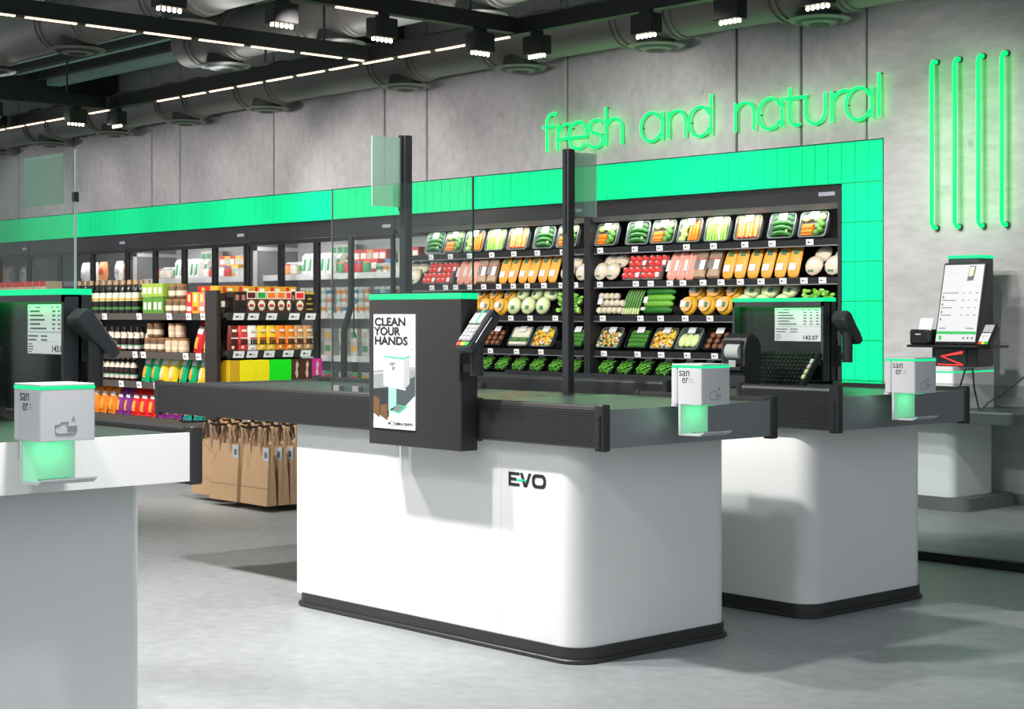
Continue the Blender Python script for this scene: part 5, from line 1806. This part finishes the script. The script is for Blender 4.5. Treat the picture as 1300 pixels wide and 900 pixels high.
rb = Proto(fbox('flat_box', .155, .12, .045, M_red, [(mat('lime_print', (150, 190, 60), .5), .35, .6, .2, .8)]))
for i, x in enumerate((-10.30, -10.12, -9.99)):
    rb.put((x, 6.44, 1.362), '%s flat red box lying behind the tea boxes on the gondola top' % ORD[i], 'flat red boxes')
fill = Proto(fbox('stock_box', .17, .10, .15, mat('dark_red_box', (120, 34, 30), .5), [(wp, .2, .8, .3, .6)]))
for i, x in enumerate((-10.30, -10.12, -9.99)):
    fill.put((x, 6.44, 1.211), ORD[i] + ' dark red stock box in the rear row of the gondola top shelf', 'rear stock boxes')
bags = {'red': Proto(crisps('red', (214, 36, 40), .105, .215, 'x')), 'amber': Proto(crisps('amber', (240, 160, 40), .105, .215, 'cream')), 'green': Proto(crisps('green', (0, 190, 120), .10, .205, 'x')),
        'yellow': Proto(crisps('yellow', (250, 216, 30), .115, .205, 'cream')), 'orange': Proto(crisps('orange', (240, 134, 30), .115, .215, 'band')), 'purple': Proto(crisps('purple', (140, 46, 140), .10, .20, 'band')),
        'scarlet': Proto(crisps('scarlet', (238, 34, 40), .11, .20, 'band')), 'teal': Proto(crisps('teal', (30, 160, 150), .11, .20, 'band'))}
for sh, z, y, items in (('second', .932, 6.33, (('red', -10.20), ('amber', -10.075), ('amber', -9.98))),
                        ('third', .712, 6.32, (('green', -10.90), ('green', -10.775), ('yellow', -10.655), ('yellow', -10.53), ('green', -10.39), ('green', -10.26), ('yellow', -10.13), ('green', -10.02))),
                        ('lowest', .457, 6.32, (('orange', -11.78), ('orange', -11.66), ('orange', -11.53), ('orange', -11.40), ('purple', -11.28), ('purple', -11.17), ('scarlet', -11.05), ('scarlet', -10.93), ('scarlet', -10.81), ('purple', -10.685), ('purple', -10.57), ('purple', -10.45), ('teal', -10.32), ('teal', -10.18), ('teal', -10.05)))):
    cnt = {}
    for c, x in items:
        n = cnt.get(c, 0)
        cnt[c] = n + 1
        bags[c].put((x, y, z), '%s %s crisp bag from the left on the %s gondola shelf' % (ORD[n], c, sh), 'crisp bags on the %s shelf' % sh, (math.radians(-12), math.radians(9 if sh != 'lowest' else 4), R.uniform(-.08, .08)))

# row of cream and red cartons at the far left end of the gondola
crc = Proto(fbox('biscuit_carton', .115, .14, .262, mat('cream_carton', (226, 196, 160), .5), [(M_red, 0, 1, .84, 1.0), (M_red, .1, .5, .3, .45), (wp, .5, .9, .45, .7)]))
put_row(crc, [-13.66 + .122 * i for i in range(11)], 6.28, 1.211, lambda i: '%s cream and red carton at the far left of the gondola top' % ORD[i], 'cream and red cartons')

# end unit: chocolate boxes, sweet pouches, plain boxes (all face the aisle, +x)
AX = (0, 0, math.pi / 2)
brown = mat('chocolate_box', (84, 46, 38), .45)
black = mat('black_box', (40, 30, 28), .45)
heads = {'dark red': (90, 30, 28), 'green': (30, 160, 66), 'orange': (240, 120, 40), 'red': (228, 44, 52)}
y = 6.318
for i, (c, w) in enumerate((('dark', .05), ('dark', .05), ('dark red', .083), ('green', .083), ('orange', .083), ('orange', .078), ('red', .05), ('dark', .03), ('red', .083), ('gold', .082))):
    if c == 'dark':
        o = fbox('chocolate_box', w - .004, .12, .145, black, [(mat('rose_print', (190, 120, 110), .5), .2, .8, .6, .85)])
    elif c == 'gold':
        o = fbox('chocolate_box', w - .004, .12, .150, black, [(mat('gold_line', (206, 164, 60), .5), .0, 1, .88, 1), (mat('gold_line', (206, 164, 60), .5), .3, .7, .62, .7), (MATS['gold_line'], .15, .85, .40, .46), (MATS['gold_line'], .15, .85, .15, .2)])
    else:
        o = fbox('chocolate_box', w - .004, .12, .150, brown, [(wp, .0, 1, .64, 1), (mat('head_' + c.replace(' ', '_'), heads[c], .45), .1, .9, .68, .94)])
        def disc(b, w=w):
            b.add([(w * .36 * math.cos(a * math.pi / 8), -.0012, .052 + .036 * math.sin(a * math.pi / 8)) for a in range(16)], [tuple(range(16))])
        one('round_emblem', wp, disc, o)
        one('emblem_mark', M_red, lambda b: b.quad((-w * .2, -.0018, .045), (w * .2, -.0018, .045), (w * .2, -.0018, .06), (-w * .2, -.0018, .06)), o)
    Proto(o).put((-9.715, y + w / 2, 1.216), '%s chocolate box from the left on the end unit, %s' % (ORD[i], {'dark': 'narrow and dark', 'gold': 'black with gold lines'}.get(c, 'with a %s header' % c)), 'chocolate boxes on the end unit', AX)
    y += w - .0
yb = Proto(fbox('flat_box', .13, .10, .05, mat('amber_flat_box', (214, 160, 40), .5), [(M_red, .3, .5, .1, .9), (wp, .6, .9, .3, .7)]))
yf = Proto(fbox('stock_box', .13, .10, .135, mat('dark_stock', (60, 40, 36), .5), [(wp, .2, .8, .3, .6)]))
for i in range(5):
    yf.put((-9.836, 6.33 + .132 * i, 1.216), ORD[i] + ' dark stock box standing behind the chocolate boxes', 'stock boxes behind the chocolates', AX)
    yb.put((-9.836, 6.33 + .132 * i, 1.352), '%s flat amber box lying above the chocolate boxes' % ORD[i], 'flat amber boxes', AX)


def pouch(name, rgb, dark=False):
    t = thing('sweet_pouch', 'x', 'pouch')
    m = mat('pouch_' + name, rgb, .4)
    one('pouch', m, lambda b: b.rings([[(w * math.cos(a), -d * math.sin(a) + .03, z) for a in [math.pi * k / 6 for k in range(12)]] for z, w, d in ((0, .042, .026), (.02, .043, .03), (.12, .042, .022), (.172, .036, .005))]), t, True)
    one('logo_patch', wp, lambda b: b.box(-.02, .016, -.0005, .004, .128, .146), t)
    one('print_line', M_red if name in ('yellow', 'white') else wp, lambda b: b.box(-.03, .03, -.0015, .003, .082, .090), t)
    one('printed_letters', dkp, lambda b: [b.box(-.026 + .018 * k, -.014 + .018 * k, -.002, .003, .045, .075) for k in range(3)], t)
    one('round_badge', wp, lambda b: b.ball((-.014, .0, .022), .012, .004, .012, 8, 4), t)
    return t


y = 6.315
cc = {}
for i, (c, rgb) in enumerate((('dark red', (110, 26, 26)), ('red', (226, 60, 66)), ('white', (244, 240, 238)), ('yellow', (248, 202, 40)), ('yellow', (248, 202, 40)), ('orange', (244, 138, 30)), ('orange', (244, 138, 30)), ('tan', (200, 150, 100)), ('tan', (200, 150, 100)))):
    nm = c.replace(' ', '_')
    if nm not in cc:
        cc[nm] = [Proto(pouch(nm, rgb)), 0]
    k = cc[nm][1]
    cc[nm][1] += 1
    tot = c in ('yellow', 'orange', 'tan')
    cc[nm][0].put((-9.70, y, .956), '%s%s sweet pouch on the middle shelf of the end unit' % ((ORD[k] + ' ') if tot else '', c), 'sweet pouches on the end unit', AX)
    y += .078
y = 6.27
pl = mat('plant_print', (214, 196, 176), .5)


def plantbox(c, m):
    o = fbox('plain_box', .088, .14, .16, m, [])
    def leaf(b):
        b.add([(0, -.001, .02), (.012, -.001, .05), (.006, -.001, .09), (.016, -.001, .12), (.002, -.001, .148), (-.010, -.001, .12), (-.006, -.001, .09), (-.016, -.001, .06)], [tuple(range(8))])
    one('plant_print', pl, leaf, o)
    return o


for c, w, rgb in (('amber', .085, (214, 170, 24)), ('yellow', .13, (255, 240, 10)), ('yellow', .115, (255, 236, 10)), ('bright green', .185, (10, 240, 20)), ('brown', .088, (76, 42, 30)), ('brown', .088, (76, 42, 30)), ('magenta', .088, (212, 46, 150))):
    m = mat('plain_' + c.replace(' ', '_'), rgb, .5, var=.01)
    o = plantbox(c, m) if c in ('brown', 'magenta') else fbox('plain_box', w - .003, .14, .16, m, [])
    k = ('plain', c)
    n = nf.get(k, 0)
    nf[k] = n + 1
    Proto(o).put((-9.70, y + w / 2, .731), '%s%s box on the third shelf of the end unit' % ({'yellow': ORD[n] + ' plain ', 'brown': ORD[n] + ' '}.get(c, 'plain '), c + (' plant-printed' if c in ('brown', 'magenta') else '')), 'plain boxes on the end unit', AX)
    y += w
for z, row in ((.456, 'fourth'), (.171, 'lowest')):
    y = 6.30
    for i, c in enumerate((5, 4, 2, 5, 0, 4, 5)):
        o = fbox('grocery_box', .095, .12, .16, M_prod[c], [(wp, .2, .8, .5, .8)])
        Proto(o).put((-9.71, y, z), '%s grocery box on the %s shelf of the end unit' % (ORD[i], row), 'grocery boxes on the %s end shelf' % row, AX)
        y += .1

# ------------------------------------------------------------------ paper carrier bags on a stand
bs = thing('bag_stand', 'black wire stand with three rods carrying the paper bags', 'stand', (-8.92, 6.30, 0))
SMx = Matrix.Translation((8.92, -6.30, 0))


def bp_(name, fn):
    b = MB(SMx).use(M_wire)
    fn(b)
    return b.build(name, bs)


COLX = (-9.29, -8.925, -8.58)
for x in (-9.48, -8.36):
    bp_('upright', lambda b: b.box(x - .012, x + .012, 6.31, 6.335, 0, .62))
    bp_('foot', lambda b: b.box(x - .015, x + .015, 6.16, 6.48, 0, .02))
bp_('cross_bar', lambda b: b.box(-9.48, -8.36, 6.312, 6.332, .50, .53))
for cx in COLX:
    bp_('rod', lambda b: b.tube([(cx, 6.32, .515), (cx, 5.66, .515), (cx, 5.63, .53)], .007, 6))
    bp_('rod', lambda b: b.tube([(cx - .075, 6.32, .51), (cx - .075, 5.70, .51), (cx, 5.63, .53)], .005, 6))


def paper_bag():
    t = thing('paper_bag', 'x', 'paper bag')
    w, h, d = .15, .355, .036

    def body(b):
        b.rings([[(-w, -d, 0), (w, -d, 0), (w * 1.0, 0, 0), (w, d, 0), (-w, d, 0), (-w, 0, 0)],
                 [(-w, -d * .8, h * .4), (w, -d * .8, h * .4), (w * .985, 0, h * .4), (w, d * .8, h * .4), (-w, d * .8, h * .4), (-w * .985, 0, h * .4)],
                 [(-w * .97, -d * .35, h), (w * .97, -d * .35, h), (w * .94, 0, h), (w * .97, d * .35, h), (-w * .97, d * .35, h), (-w * .94, 0, h)]], True, False)
    one('sack', M_kraft, body, t)
    one('fold_line', M_kraftd, lambda b: b.box(-w * .99, w * .99, -d * .92, -d * .88, .105, .1065), t)
    for s in (-1, 1):
        one('handle', M_kraftd, lambda b: b.tube([(-.06, s * d * .33, h - .05), (-.055, s * d * .5, h + .03), (-.03, s * .006, h + .105), (0, s * .004, h + .118), (.03, s * .006, h + .105), (.055, s * d * .5, h + .03), (.06, s * d * .33, h - .05)], .0075, 5), t)
    one('card', M_bluetag, lambda b: b.box(.085, .145, -d * .55, -d * .5, h - .085, h - .006), t)
    one('card_print', M_greyink, lambda b: b.box(.100, .130, -d * .57, -d * .56, h - .065, h - .03), t)
    return t


bagp_ = Proto(paper_bag())
for ci, cx in enumerate(COLX):
    for k in range(6):
        who = ('left', 'middle', 'right')[ci]
        lab = ('front paper bag on the %s rod of the bag stand' % who) if k == 0 else '%s paper bag from the front on the %s rod' % (ORD[k], who)
        bagp_.put((cx + R.uniform(-.006, .006), 5.757 + .088 * k + (.09 if ci == 0 else 0), .042), lab, 'paper carrier bags', (0, 0, R.uniform(-.03, .03)))
